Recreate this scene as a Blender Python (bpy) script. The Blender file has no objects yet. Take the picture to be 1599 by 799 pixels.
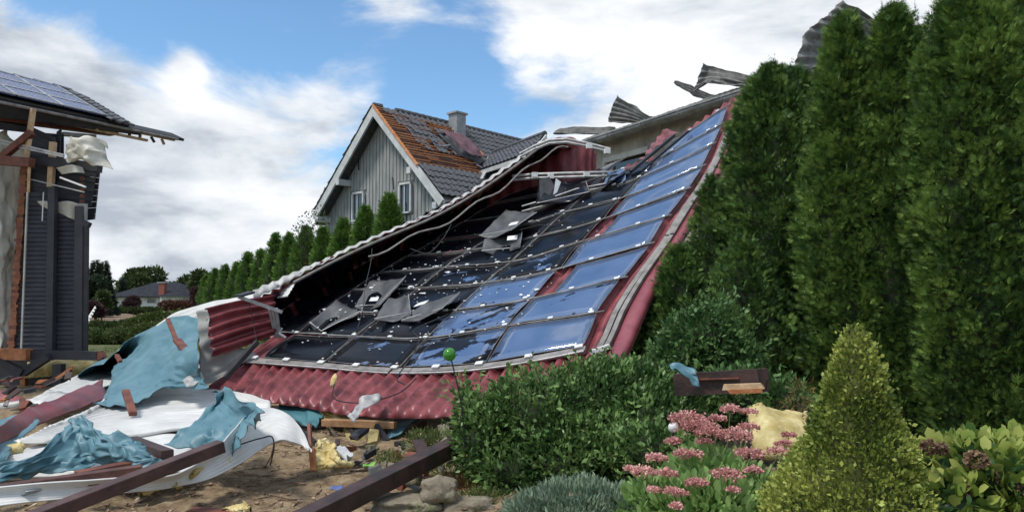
import bpy, math, random
import numpy as np
from mathutils import Vector
from mathutils import noise as mn
R_ = math.radians
rng = np.random.default_rng(7)
random.seed(7)
SC = bpy.context.scene
COL = SC.collection

# ------------------------------------------------------------------ camera
F, CX, CY, HOR, EYE = 1200.0, 799.5, 399.5, 470.0, 1.6
PIT = math.atan((HOR - CY) / F)
cam = bpy.data.cameras.new('camera')
cam.sensor_width = 36.0
cam.lens = 36.0 * F / 1599.0
cam.clip_start = 0.05
cam.clip_end = 3000
camo = bpy.data.objects.new('camera', cam)
camo.location = (0, 0, EYE)
camo.rotation_euler = (math.pi / 2 + PIT, 0, 0)
COL.objects.link(camo)
SC.camera = camo
SC.view_settings.view_transform = 'Standard'
SC.view_settings.look = 'None'
SC.view_settings.exposure = 0.30
SC.view_settings.gamma = 1.0

def P(u, v, d):
    """point seen at photo pixel (u, v) at distance d straight ahead"""
    a, b = (u - CX) / F, (CY - v) / F
    c, s = math.cos(PIT), math.sin(PIT)
    y = c - b * s
    z = s + b * c
    k = d / y
    return np.array([a * k, d, EYE + z * k])

# ------------------------------------------------------------------ sun and sky
SUN = Vector((-0.42, -0.24, 0.87)).normalized()
sl = bpy.data.lights.new('sun', 'SUN')
sl.energy = 2.6
sl.angle = R_(12)
sl.color = (1.0, 0.95, 0.88)
so = bpy.data.objects.new('sun', sl)
so.rotation_euler = SUN.to_track_quat('Z', 'Y').to_euler()
so.location = (0, 0, 60)
COL.objects.link(so)

W = bpy.data.worlds.new('World')
SC.world = W
W.use_nodes = True
nt = W.node_tree
nt.nodes.clear()
def wn(t, **k):
    n = nt.nodes.new(t)
    for a, b in k.items():
        setattr(n, a, b)
    return n
def wmath(op, a, b=None, clamp=False):
    n = wn('ShaderNodeMath', operation=op)
    n.use_clamp = clamp
    for i, x in enumerate((a, b)):
        if x is None: continue
        if isinstance(x, (int, float)): n.inputs[i].default_value = x
        else: nt.links.new(x, n.inputs[i])
    return n.outputs[0]
sky = wn('ShaderNodeTexSky', sky_type='NISHITA')
sky.sun_disc = False
sky.sun_elevation = math.asin(SUN.z)
sky.sun_rotation = math.atan2(SUN.x, SUN.y)
sky.altitude = 200
sky.air_density = 1.0
sky.dust_density = 0.6
sky.ozone_density = 2.0
tc = wn('ShaderNodeTexCoord')
DIRV = tc.outputs['Generated']
def wnoise(scale, detail, rough, sc3, off=(0, 0, 0), dist=0.0):
    m = wn('ShaderNodeMapping')
    m.inputs['Scale'].default_value = sc3
    m.inputs['Location'].default_value = off
    nt.links.new(DIRV, m.inputs['Vector'])
    n = wn('ShaderNodeTexNoise')
    n.inputs['Scale'].default_value = scale
    n.inputs['Detail'].default_value = detail
    n.inputs['Roughness'].default_value = rough
    n.inputs['Distortion'].default_value = dist
    nt.links.new(m.outputs[0], n.inputs['Vector'])
    return n.outputs['Fac']
def blob(u, v, rad, gain):
    p = P(u, v, 10) - np.array([0, 0, EYE])
    p = p / np.linalg.norm(p)
    s = wn('ShaderNodeVectorMath', operation='DISTANCE')
    nt.links.new(DIRV, s.inputs[0])
    s.inputs[1].default_value = tuple(p)
    q = wmath('DIVIDE', s.outputs['Value'], rad / F)
    q = wmath('POWER', q, 2.0)
    q = wmath('MULTIPLY', q, -1.0)
    q = wmath('EXPONENT', q)
    return wmath('MULTIPLY', q, gain)
n1 = wnoise(3.2, 9, 0.58, (1, 1, 2.0), (3.1, 1.7, 0.2), 0.35)
n2 = wnoise(1.4, 4, 0.5, (1, 1, 1.6), (7.3, 2.0, 5.0))
cov = wmath('ADD', wmath('MULTIPLY', n1, 1.25), wmath('MULTIPLY', n2, 0.25))
for b in [(300, 60, 170, -.20), (480, 110, 150, -.17), (680, 110, 110, -.16), (860, 90, 80, -.10), (190, 20, 110, -.14),
          (215, 335, 55, -.22), (1000, 50, 60, -.08), (1180, 95, 40, -.06),
          (1300, 60, 260, .30), (60, 140, 120, .22), (380, 290, 200, .26), (290, 118, 30, .26), (900, 190, 150, .16), (1100, 130, 100, .1),
          (620, 10, 50, .08), (850, 10, 80, .10), (720, 60, 90, -.10), (240, 420, 150, .25), (600, 140, 40, .1)]:
    cov = wmath('ADD', cov, blob(*b))
mr = wn('ShaderNodeMapRange', interpolation_type='SMOOTHSTEP')
mr.inputs['From Min'].default_value = 0.65
mr.inputs['From Max'].default_value = 0.84
nt.links.new(cov, mr.inputs['Value'])
# cloud shading
nf = wnoise(11, 7, .6, (1, 1, 2.4), (5.1, 3.7, 1.2), .3)
cov = wmath('ADD', cov, wmath('MULTIPLY', wmath('SUBTRACT', nf, .5), .95))
n3 = wnoise(4.2, 8, 0.55, (1, 1, 2.8), (1.1, 9.0, 3.0), 0.3)
shade = wmath('ADD', wmath('MULTIPLY', wmath('SUBTRACT', n3, .5), 1.35), wmath('ADD', wmath('MULTIPLY', wmath('SUBTRACT', nf, .5), .35), .49))
for b in [(60, 60, 190, -.17), (330, 400, 260, -.10), (380, 270, 170, .06), (1150, 150, 260, .14), (150, 240, 160, -.05),
          (700, 150, 300, .07), (1300, 20, 260, -.03), (50, 120, 70, .1), (290, 118, 40, .2), (330, 350, 70, .12)]:
    shade = wmath('ADD', shade, blob(*b))
cr = wn('ShaderNodeValToRGB')
e = cr.color_ramp.elements
e[0].position = 0.30; e[0].color = (.44, .49, .56, 1)
e[1].position = 0.66; e[1].color = (.93, .95, .98, 1)
m = e.new(0.48); m.color = (.72, .76, .81, 1)
nt.links.new(shade, cr.inputs[0])
cg = wn('ShaderNodeVectorMath', operation='SCALE')
cg.inputs['Scale'].default_value = 9.0
nt.links.new(cr.outputs[0], cg.inputs[0])
skg = wn('ShaderNodeVectorMath', operation='MULTIPLY')
skg.inputs[1].default_value = (1.12, 1.40, 1.50)
nt.links.new(sky.outputs[0], skg.inputs[0])
mx = wn('ShaderNodeMix', data_type='RGBA')
nt.links.new(mr.outputs[0], mx.inputs[0])
nt.links.new(skg.outputs[0], mx.inputs[6])
nt.links.new(cg.outputs[0], mx.inputs[7])
bg = wn('ShaderNodeBackground')
bg.inputs['Strength'].default_value = 0.1
nt.links.new(mx.outputs[2], bg.inputs[0])
ow = wn('ShaderNodeOutputWorld')
nt.links.new(bg.outputs[0], ow.inputs[0])

# ------------------------------------------------------------------ materials
MATS = {}
class NB:
    def __init__(s, name):
        s.m = bpy.data.materials.new(name); s.m.use_nodes = True
        s.t = s.m.node_tree; s.t.nodes.clear()
    def n(s, t, **k):
        n = s.t.nodes.new(t)
        for a, b in k.items(): setattr(n, a, b)
        return n
    def l(s, a, b): s.t.links.new(a, b)
def C4(c): return (c[0], c[1], c[2], 1)
def mat(name, c1, c2=None, scale=6.0, rough=0.7, bump=0.15, bscale=None, metal=0.0, c3=None, spots=None, stretch=(1, 1, 1),
        spec=0.5, lo=0.38, hi=0.62, trans=0.0, coat=0.0, ior=None, bdist=0.02, rrange=0.0):
    """base colours mixed by noise, optional dirt spots, fine relief"""
    if name in MATS: return MATS[name]
    b = NB(name)
    tcn = b.n('ShaderNodeTexCoord'); mp = b.n('ShaderNodeMapping'); mp.inputs['Scale'].default_value = stretch
    b.l(tcn.outputs['Object'], mp.inputs['Vector'])
    n = b.n('ShaderNodeTexNoise'); n.inputs['Scale'].default_value = scale; n.inputs['Detail'].default_value = 8; n.inputs['Roughness'].default_value = .62
    b.l(mp.outputs[0], n.inputs['Vector'])
    r = b.n('ShaderNodeValToRGB'); e = r.color_ramp.elements
    e[0].position = lo; e[0].color = C4(c1); e[1].position = hi; e[1].color = C4(c2 or c1)
    if c3: q = e.new((lo + hi) / 2); q.color = C4(c3)
    b.l(n.outputs['Fac'], r.inputs[0])
    colr = r.outputs[0]
    if spots:
        sc, thr, colx = spots
        n2 = b.n('ShaderNodeTexNoise'); n2.inputs['Scale'].default_value = sc; n2.inputs['Detail'].default_value = 6; n2.inputs['Roughness'].default_value = .7
        b.l(tcn.outputs['Object'], n2.inputs['Vector'])
        m2 = b.n('ShaderNodeMapRange'); m2.inputs['From Min'].default_value = thr; m2.inputs['From Max'].default_value = thr + .08
        b.l(n2.outputs['Fac'], m2.inputs['Value'])
        mx2 = b.n('ShaderNodeMix', data_type='RGBA'); b.l(m2.outputs[0], mx2.inputs[0]); b.l(colr, mx2.inputs[6]); mx2.inputs[7].default_value = C4(colx)
        colr = mx2.outputs[2]
    p = b.n('ShaderNodeBsdfPrincipled'); b.l(colr, p.inputs['Base Color'])
    p.inputs['Roughness'].default_value = rough; p.inputs['Metallic'].default_value = metal
    p.inputs['Specular IOR Level'].default_value = spec
    if ior: p.inputs['IOR'].default_value = ior
    p.inputs['Coat Weight'].default_value = coat
    if rrange:
        m3 = b.n('ShaderNodeMapRange'); m3.inputs['To Min'].default_value = rough - rrange; m3.inputs['To Max'].default_value = rough + rrange
        b.l(n.outputs['Fac'], m3.inputs['Value']); b.l(m3.outputs[0], p.inputs['Roughness'])
    if bump:
        n3 = b.n('ShaderNodeTexNoise'); n3.inputs['Scale'].default_value = bscale or scale * 5; n3.inputs['Detail'].default_value = 5
        b.l(mp.outputs[0], n3.inputs['Vector'])
        bp = b.n('ShaderNodeBump'); bp.inputs['Strength'].default_value = bump; bp.inputs['Distance'].default_value = bdist
        b.l(n3.outputs['Fac'], bp.inputs['Height']); b.l(bp.outputs[0], p.inputs['Normal'])
    o = b.n('ShaderNodeOutputMaterial'); b.l(p.outputs[0], o.inputs[0])
    MATS[name] = b.m
    return b.m

def two_sided(name, front, back):
    """paint differs on the two faces of a coated metal sheet"""
    if name in MATS: return MATS[name]
    def cols(b, tcn, c1, c2, sc):
        n = b.n('ShaderNodeTexNoise'); n.inputs['Scale'].default_value = sc; n.inputs['Detail'].default_value = 8; n.inputs['Roughness'].default_value = .65
        b.l(tcn.outputs['Object'], n.inputs['Vector'])
        r = b.n('ShaderNodeValToRGB'); e = r.color_ramp.elements
        e[0].position = .36; e[0].color = C4(c1); e[1].position = .66; e[1].color = C4(c2)
        b.l(n.outputs['Fac'], r.inputs[0]); return r.outputs[0]
    b = NB(name); tcn = b.n('ShaderNodeTexCoord'); g = b.n('ShaderNodeNewGeometry')
    a = cols(b, tcn, *front); c = cols(b, tcn, *back)
    mx = b.n('ShaderNodeMix', data_type='RGBA'); b.l(g.outputs['Backfacing'], mx.inputs[0]); b.l(a, mx.inputs[6]); b.l(c, mx.inputs[7])
    p = b.n('ShaderNodeBsdfPrincipled'); b.l(mx.outputs[2], p.inputs['Base Color']); p.inputs['Roughness'].default_value = .42
    n3 = b.n('ShaderNodeTexNoise'); n3.inputs['Scale'].default_value = 5; n3.inputs['Detail'].default_value = 6; b.l(tcn.outputs['Object'], n3.inputs['Vector'])
    bp = b.n('ShaderNodeBump'); bp.inputs['Strength'].default_value = .25; bp.inputs['Distance'].default_value = .04
    b.l(n3.outputs['Fac'], bp.inputs['Height']); b.l(bp.outputs[0], p.inputs['Normal'])
    o = b.n('ShaderNodeOutputMaterial'); b.l(p.outputs[0], o.inputs[0])
    MATS[name] = b.m; return b.m

def leafmat(name, c_dark, c_mid, c_light, trans=.25, rough=.55, patch=None):
    """leaf colour set by a face attribute (random plus painted crown shade) and broad patches"""
    if name in MATS: return MATS[name]
    b = NB(name)
    at = b.n('ShaderNodeAttribute'); at.attribute_name = 'tone'
    tcn = b.n('ShaderNodeTexCoord')
    n = b.n('ShaderNodeTexNoise'); n.inputs['Scale'].default_value = 2.4; n.inputs['Detail'].default_value = 3
    b.l(tcn.outputs['Object'], n.inputs['Vector'])
    ad = b.n('ShaderNodeMath', operation='MULTIPLY_ADD'); b.l(n.outputs['Fac'], ad.inputs[0]); ad.inputs[1].default_value = 1.0
    sb = b.n('ShaderNodeMath', operation='MULTIPLY_ADD'); b.l(at.outputs['Fac'], sb.inputs[0]); sb.inputs[1].default_value = .7; sb.inputs[2].default_value = -.35
    b.l(sb.outputs[0], ad.inputs[2])
    r = b.n('ShaderNodeValToRGB'); e = r.color_ramp.elements
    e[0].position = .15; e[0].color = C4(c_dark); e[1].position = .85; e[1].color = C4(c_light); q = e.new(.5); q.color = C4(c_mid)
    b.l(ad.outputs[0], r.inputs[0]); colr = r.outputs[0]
    if patch:
        n2 = b.n('ShaderNodeTexNoise'); n2.inputs['Scale'].default_value = patch[0]; n2.inputs['Detail'].default_value = 4
        b.l(tcn.outputs['Object'], n2.inputs['Vector'])
        m2 = b.n('ShaderNodeMapRange'); m2.inputs['From Min'].default_value = patch[1]; m2.inputs['From Max'].default_value = patch[1] + .1
        b.l(n2.outputs['Fac'], m2.inputs['Value'])
        mx2 = b.n('ShaderNodeMix', data_type='RGBA'); b.l(m2.outputs[0], mx2.inputs[0]); b.l(colr, mx2.inputs[6]); mx2.inputs[7].default_value = C4(patch[2]); colr = mx2.outputs[2]
    p = b.n('ShaderNodeBsdfPrincipled'); b.l(colr, p.inputs['Base Color']); p.inputs['Roughness'].default_value = rough; p.inputs['Specular IOR Level'].default_value = .35
    o = b.n('ShaderNodeOutputMaterial')
    if trans:
        tr = b.n('ShaderNodeBsdfTranslucent'); b.l(colr, tr.inputs[0]); ms = b.n('ShaderNodeMixShader'); ms.inputs[0].default_value = trans
        b.l(p.outputs[0], ms.inputs[1]); b.l(tr.outputs[0], ms.inputs[2]); b.l(ms.outputs[0], o.inputs[0])
    else: b.l(p.outputs[0], o.inputs[0])
    MATS[name] = b.m; return b.m

def panelmat(name, broken):
    """thin film module glass: blue sky and black scoop reflections painted in, split by a breakage mask"""
    if name in MATS: return MATS[name]
    b = NB(name); tcn = b.n('ShaderNodeTexCoord')
    mp = b.n('ShaderNodeMapping'); mp.inputs['Rotation'].default_value = (0, 0, .5); mp.inputs['Scale'].default_value = (1, 2.6, 2.6); b.l(tcn.outputs['Object'], mp.inputs['Vector'])
    n = b.n('ShaderNodeTexNoise'); n.inputs['Scale'].default_value = 1.5; n.inputs['Detail'].default_value = 9; n.inputs['Roughness'].default_value = .66; n.inputs['Distortion'].default_value = .15
    b.l(mp.outputs[0], n.inputs['Vector'])
    m = b.n('ShaderNodeMapRange'); m.inputs['From Min'].default_value = broken; m.inputs['From Max'].default_value = broken + .012  # black side of the mask also paints the dark scoop mirrored in the glass
    b.l(n.outputs['Fac'], m.inputs['Value'])
    n2 = b.n('ShaderNodeTexNoise'); n2.inputs['Scale'].default_value = 7; n2.inputs['Detail'].default_value = 3; b.l(mp.outputs[0], n2.inputs['Vector'])
    m2 = b.n('ShaderNodeMapRange'); m2.inputs['From Min'].default_value = .755; m2.inputs['From Max'].default_value = .77
    b.l(n2.outputs['Fac'], m2.inputs['Value'])
    n4 = b.n('ShaderNodeTexNoise'); n4.inputs['Scale'].default_value = 2.5; n4.inputs['Detail'].default_value = 5; b.l(tcn.outputs['Object'], n4.inputs['Vector'])
    r4 = b.n('ShaderNodeValToRGB'); e = r4.color_ramp.elements
    e[0].position = .3; e[0].color = (.065, .108, .20, 1); e[1].position = .75; e[1].color = (.105, .155, .265, 1); b.l(n4.outputs['Fac'], r4.inputs[0])  # blue base colour carries the mirrored sky
    g = b.n('ShaderNodeBsdfPrincipled'); b.l(r4.outputs[0], g.inputs['Base Color']); g.inputs['Roughness'].default_value = .07
    g.inputs['IOR'].default_value = 2.1; g.inputs['Specular IOR Level'].default_value = .75; g.inputs['Specular Tint'].default_value = (.75, .85, 1, 1)
    bp = b.n('ShaderNodeBump'); bp.inputs['Strength'].default_value = .05; bp.inputs['Distance'].default_value = .05
    b.l(n4.outputs['Fac'], bp.inputs['Height']); b.l(bp.outputs[0], g.inputs['Normal'])
    k = b.n('ShaderNodeBsdfPrincipled'); k.inputs['Roughness'].default_value = .2; k.inputs['Specular IOR Level'].default_value = .25; b.l(bp.outputs[0], k.inputs['Normal'])
    mxc = b.n('ShaderNodeMix', data_type='RGBA'); b.l(m2.outputs[0], mxc.inputs[0]); mxc.inputs[6].default_value = (.004, .005, .008, 1); mxc.inputs[7].default_value = (.35, .38, .40, 1)
    b.l(mxc.outputs[2], k.inputs['Base Color'])
    ms = b.n('ShaderNodeMixShader'); b.l(m.outputs[0], ms.inputs[0]); b.l(k.outputs[0], ms.inputs[1]); b.l(g.outputs[0], ms.inputs[2])
    o = b.n('ShaderNodeOutputMaterial'); b.l(ms.outputs[0], o.inputs[0])
    MATS[name] = b.m; return b.m

M_red = two_sided('red coated steel', ((.105, .018, .022), (.30, .075, .082), 4.5), ((.30, .30, .29), (.42, .42, .40), 3))
M_white = two_sided('white coated steel', ((.52, .52, .50), (.70, .70, .68), 1.8), ((.30, .30, .29), (.42, .42, .40), 3))
M_whiter = two_sided('white steel red back', ((.60, .60, .58), (.78, .78, .76), 2), ((.14, .02, .03), (.22, .04, .05), 3))
M_redplain = mat('red painted metal', (.12, .018, .022), (.22, .045, .05), 2.5, .45, .1)
M_darkred = mat('dark weathered red metal', (.09, .010, .014), (.20, .035, .038), 3.0, .55, .2, stretch=(3, 3, .6))
M_tarp = mat('teal membrane', (.065, .165, .205), (.115, .235, .28), 1.8, .5, .55, 9, spots=(7, .66, (.22, .27, .26)))
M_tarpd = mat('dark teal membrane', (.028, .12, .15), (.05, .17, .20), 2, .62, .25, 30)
M_woodd = mat('dark stained timber', (.020, .011, .009), (.055, .026, .022), 5, .55, .4, 20, stretch=(1, 1, 1), spots=(5, .68, (.10, .05, .035)))
M_woodp = mat('purple brown stained timber', (.045, .022, .020), (.095, .046, .040), 3, .5, .35, 25, spots=(3, .66, (.14, .035, .025)))
M_woodr = mat('red brown timber', (.10, .028, .018), (.20, .065, .035), 5, .6, .4, 25)
M_woodo = mat('orange fresh timber', (.30, .10, .035), (.48, .20, .08), 6, .65, .4, 30)
M_batten = mat('bright batten timber', (.42, .15, .05), (.62, .27, .10), 6, .65, .3)
M_woodl = mat('pale raw timber', (.42, .28, .15), (.62, .44, .27), 6, .7, .4, 30)
M_alu = mat('aluminium rail', (.27, .27, .27), (.46, .46, .45), 8, .55, .1, metal=.15)
M_rail = mat('weathered grey rail', (.14, .13, .12), (.26, .245, .23), 6, .55, .3, stretch=(1, 1, 1))
M_clip = mat('pale clip', (.62, .62, .60), (.78, .78, .76), 8, .45, 0)
M_cable = mat('black cable', (.012, .012, .014), None, 5, .5, 0)
M_back = mat('grey panel back', (.045, .048, .053), (.10, .105, .112), 3.5, .55, .2, spots=(5, .70, (.35, .36, .36)))
M_label = mat('white sticker', (.7, .7, .7), None, 5, .6, 0)
M_insul = mat('yellow mineral wool', (.50, .38, .13), (.74, .62, .32), 6, .95, .9, 20, bdist=.05)
M_insuld = mat('dirty mineral wool', (.24, .19, .08), (.42, .34, .15), 6, .95, .9, 20, bdist=.05)
M_shard = mat('pale broken glass', (.55, .58, .60), (.75, .77, .78), 9, .3, 0)
M_slate = mat('dark grey siding', (.026, .027, .033), (.046, .047, .056), 2.5, .6, .2, spots=(7, .72, (.10, .10, .10)))
M_slated = mat('black grey trim', (.016, .016, .020), (.032, .032, .038), 4, .6, .2)
M_film = mat('cream membrane', (.40, .39, .33), (.60, .58, .50), 2, .6, .5, 8)
M_greyw = mat('grey timber cladding', (.21, .22, .215), (.32, .33, .32), 3, .75, .3, stretch=(4, 4, .5))
M_trimw = mat('white painted trim', (.42, .44, .44), (.56, .57, .57), 3, .6, .1)
M_tile = mat('anthracite tile', (.042, .044, .050), (.088, .091, .10), 7, .42, .2, spots=(6, .68, (.17, .17, .165)))
M_tiled = mat('dark underlay', (.02, .018, .018), (.06, .05, .045), 4, .8, .2)
M_chim = mat('grey chimney cladding', (.20, .21, .215), (.30, .31, .31), 3, .5, .1)
M_render = mat('beige wall render', (.27, .24, .19), (.40, .36, .29), 1.6, .9, .35, 30, spots=(2.2, .58, (.22, .19, .155)))
M_etern = mat('grey fibre cement', (.10, .103, .095), (.20, .20, .185), 5, .85, .4, 30, spots=(9, .62, (.08, .085, .07)))
M_gutter = mat('zinc gutter', (.16, .16, .155), (.27, .27, .26), 4, .45, .1, metal=.3)
M_glassd = mat('dark window glass', (.02, .024, .03), (.035, .04, .05), 3, .08, 0, spec=.8)
M_bark = mat('bark', (.06, .04, .025), (.14, .10, .07), 8, .9, .6)
M_stone = mat('mossy sandstone', (.14, .115, .08), (.27, .235, .17), 4, .9, .7, 14, spots=(3.5, .56, (.10, .11, .04)), bdist=.05)
M_bwall = mat('white house render', (.62, .62, .60), (.72, .72, .70), 2, .85, .1)
M_broof = mat('slate house roof', (.022, .024, .030), (.038, .041, .050), 2, .95, .2, spec=.1)
M_brick = mat('red brick', (.22, .07, .05), (.32, .11, .08), 9, .85, .2)

# ------------------------------------------------------------------ objects
ORG = {}
def tag(o, label, cat, group=None, kind=None):
    if label: o['label'] = label
    if cat: o['category'] = cat
    if group: o['group'] = group
    if kind: o['kind'] = kind
    return o
def thing(name, label, cat, loc, group=None):
    o = bpy.data.objects.new(name, None); COL.objects.link(o)
    o.empty_display_size = .2
    o.location = tuple(float(x) for x in loc); ORG[o.name] = np.array(loc, float)
    return tag(o, label, cat, group)
def obj(name, V, Fs, m, parent=None, smooth=False, solid=0, org=None, tone=None, off=0):
    """link V, Fs (world coordinates) as one mesh object under parent; a top-level mesh gets its origin at its base"""
    V = np.asarray(V, float).reshape(-1, 3)
    if parent is not None: o0 = ORG[parent.name]
    elif org is not None: o0 = np.array(org, float)
    else:
        mn_, mx_ = V.min(0), V.max(0); o0 = np.array([(mn_[0] + mx_[0]) / 2, (mn_[1] + mx_[1]) / 2, mn_[2]])
    me = bpy.data.meshes.new(name)
    if isinstance(Fs, np.ndarray):
        nf, k = Fs.shape
        me.vertices.add(len(V)); me.vertices.foreach_set('co', (V - o0).astype(np.float32).ravel())
        me.loops.add(nf * k); me.loops.foreach_set('vertex_index', Fs.astype(np.int32).ravel())
        me.polygons.add(nf); me.polygons.foreach_set('loop_start', np.arange(0, nf * k, k, dtype=np.int32))
        me.update(calc_edges=True)
    else:
        me.from_pydata((V - o0).tolist(), [], [list(f) for f in Fs])
    if tone is not None:
        a = me.attributes.new('tone', 'FLOAT', 'FACE'); a.data.foreach_set('value', np.asarray(tone, np.float32))
    if smooth: me.polygons.foreach_set('use_smooth', np.ones(len(me.polygons), bool))
    me.update()
    me.materials.append(m)
    o = bpy.data.objects.new(name, me); COL.objects.link(o)
    if parent is not None: o.parent = parent
    else: o.location = tuple(o0)
    ORG[o.name] = o0
    if solid:
        s = o.modifiers.new('thickness', 'SOLIDIFY'); s.thickness = solid; s.offset = off
    return o
def copyp(src, parent, loc=(0, 0, 0), rot=None, scale=None):
    c = src.copy(); COL.objects.link(c); c.parent = parent; c.location = tuple(loc)
    if rot is not None: c.rotation_euler = rot
    if scale is not None: c.scale = scale
    ORG[c.name] = ORG[src.name]; return c

def nrm(v): v = np.asarray(v, float); return v / (np.linalg.norm(v) + 1e-12)
class MB:
    def __init__(s): s.V = []; s.F = []
    def add(s, V, Fs):
        b = len(s.V); s.V += [tuple(map(float, v)) for v in V]; s.F += [tuple(i + b for i in f) for f in Fs]; return s
    def prism(s, A, B):
        """hexahedron from two matching quads"""
        s.add(list(A) + list(B), [(3, 2, 1, 0), (4, 5, 6, 7), (0, 1, 5, 4), (1, 2, 6, 5), (2, 3, 7, 6), (3, 0, 4, 7)]); return s
    def bar(s, p, q, w, h, up=(0, 0, 1), rag=0.0):
        p, q = np.array(p, float), np.array(q, float); d = nrm(q - p); sd = np.cross(d, up)
        if np.linalg.norm(sd) < 1e-3: sd = np.cross(d, (1, 0, 0))
        sd = nrm(sd); u = np.cross(sd, d)
        def quad(c, r): return [c + sd * (a * w / 2) + u * (b * h / 2) + d * random.uniform(-r, r) for a, b in ((-1, -1), (1, -1), (1, 1), (-1, 1))]
        return s.prism(quad(p, rag), quad(q, rag))
    def box(s, c, sx, sy, sz, rz=0.0, rx=0.0):
        c = np.array(c, float); A = []
        for z in (-1, 1):
            for x, y in ((-1, -1), (1, -1), (1, 1), (-1, 1)):
                v = Vector((x * sx / 2, y * sy / 2, z * sz / 2))
                v.rotate(__import__('mathutils').Euler((rx, 0, rz))); A.append(c + np.array(v))
        return s.prism(A[:4], A[4:])
    def tube(s, pts, r, n=6, cap=True, rs=None):
        pts = [np.array(p, float) for p in pts]; b = len(s.V); m_ = len(pts)
        for i, p in enumerate(pts):
            d = nrm(pts[min(i + 1, m_ - 1)] - pts[max(i - 1, 0)])
            a = np.cross(d, (0, 0, 1));
            if np.linalg.norm(a) < 1e-3: a = np.cross(d, (1, 0, 0))
            a = nrm(a); c = np.cross(a, d); rr = rs[i] if rs else r
            for k in range(n):
                t = 2 * math.pi * k / n; s.V.append(tuple(p + a * (math.cos(t) * rr) + c * (math.sin(t) * rr)))
        for i in range(m_ - 1):
            for k in range(n):
                k2 = (k + 1) % n; s.F.append((b + i * n + k, b + i * n + k2, b + (i + 1) * n + k2, b + (i + 1) * n + k))
        if cap: s.F.append(tuple(b + k for k in reversed(range(n)))); s.F.append(tuple(b + (m_ - 1) * n + k for k in range(n)))
        return s
    def put(s, name, m, parent=None, **k): return obj(name, s.V, s.F, m, parent, **k)

def catmull(P0, P1, P2, P3, t):
    t = t[..., None]
    return .5 * ((2 * P1) + (-P0 + P2) * t + (2 * P0 - 5 * P1 + 4 * P2 - P3) * t * t + (-P0 + 3 * P1 - 3 * P2 + P3) * t ** 3)
def cinterp(A, x):
    """Catmull-Rom along axis 0 of A at float indices x"""
    n = len(A); x = np.clip(x, 0, n - 1 - 1e-9); i = np.floor(x).astype(int); t = x - i
    g = lambda j: A[np.clip(j, 0, n - 1)]
    e0 = 2 * A[0] - A[1]; e1 = 2 * A[-1] - A[-2]
    def gg(j):
        r = g(j).copy(); r[j < 0] = e0; r[j > n - 1] = e1; return r
    tt = t.reshape(t.shape + (1,) * (A.ndim - 2))
    return catmull(gg(i - 1), gg(i), gg(i + 1), gg(i + 2), tt if A.ndim > 2 else t)
def tripx(ctrl): return np.array([[P(*c) for c in row] for row in ctrl])
def gridpts(ctrl, X, Y):
    """ctrl rows x cols of world points; X row indices, Y col indices -> grid"""
    A = cinterp(ctrl, X)                                    # (nx, cols, 3)
    B = cinterp(np.swapaxes(A, 0, 1), Y)                    # (ny, nx, 3)
    return np.swapaxes(B, 0, 1)
def gnormals(G):
    dx = np.gradient(G, axis=0); dy = np.gradient(G, axis=1); n = np.cross(dx, dy)
    return n / (np.linalg.norm(n, axis=2, keepdims=True) + 1e-12)
def gfaces(nx, ny, keep=None):
    i = np.arange(nx - 1)[:, None]; j = np.arange(ny - 1)[None, :]
    a = i * ny + j; q = np.stack([a, a + ny, a + ny + 1, a + 1], -1)
    if keep is not None: q = q[keep]
    return q.reshape(-1, 4)
def trap(x, sharp=.28):
    x = x % 1.0; return np.clip((np.abs(x - .5) * 2 - .5) / sharp, -1, 1) * .5 + .5
def fnoise(G, sc, seed=0.0, octv=3):
    sh = G.shape[:-1]; out = np.zeros(int(np.prod(sh)))
    for k, p in enumerate(G.reshape(-1, 3)):
        out[k] = mn.fractal(Vector((p[0] * sc + seed, p[1] * sc - seed, p[2] * sc + .37 * seed)), .9, 2.0, octv)
    return out.reshape(sh)
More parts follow.
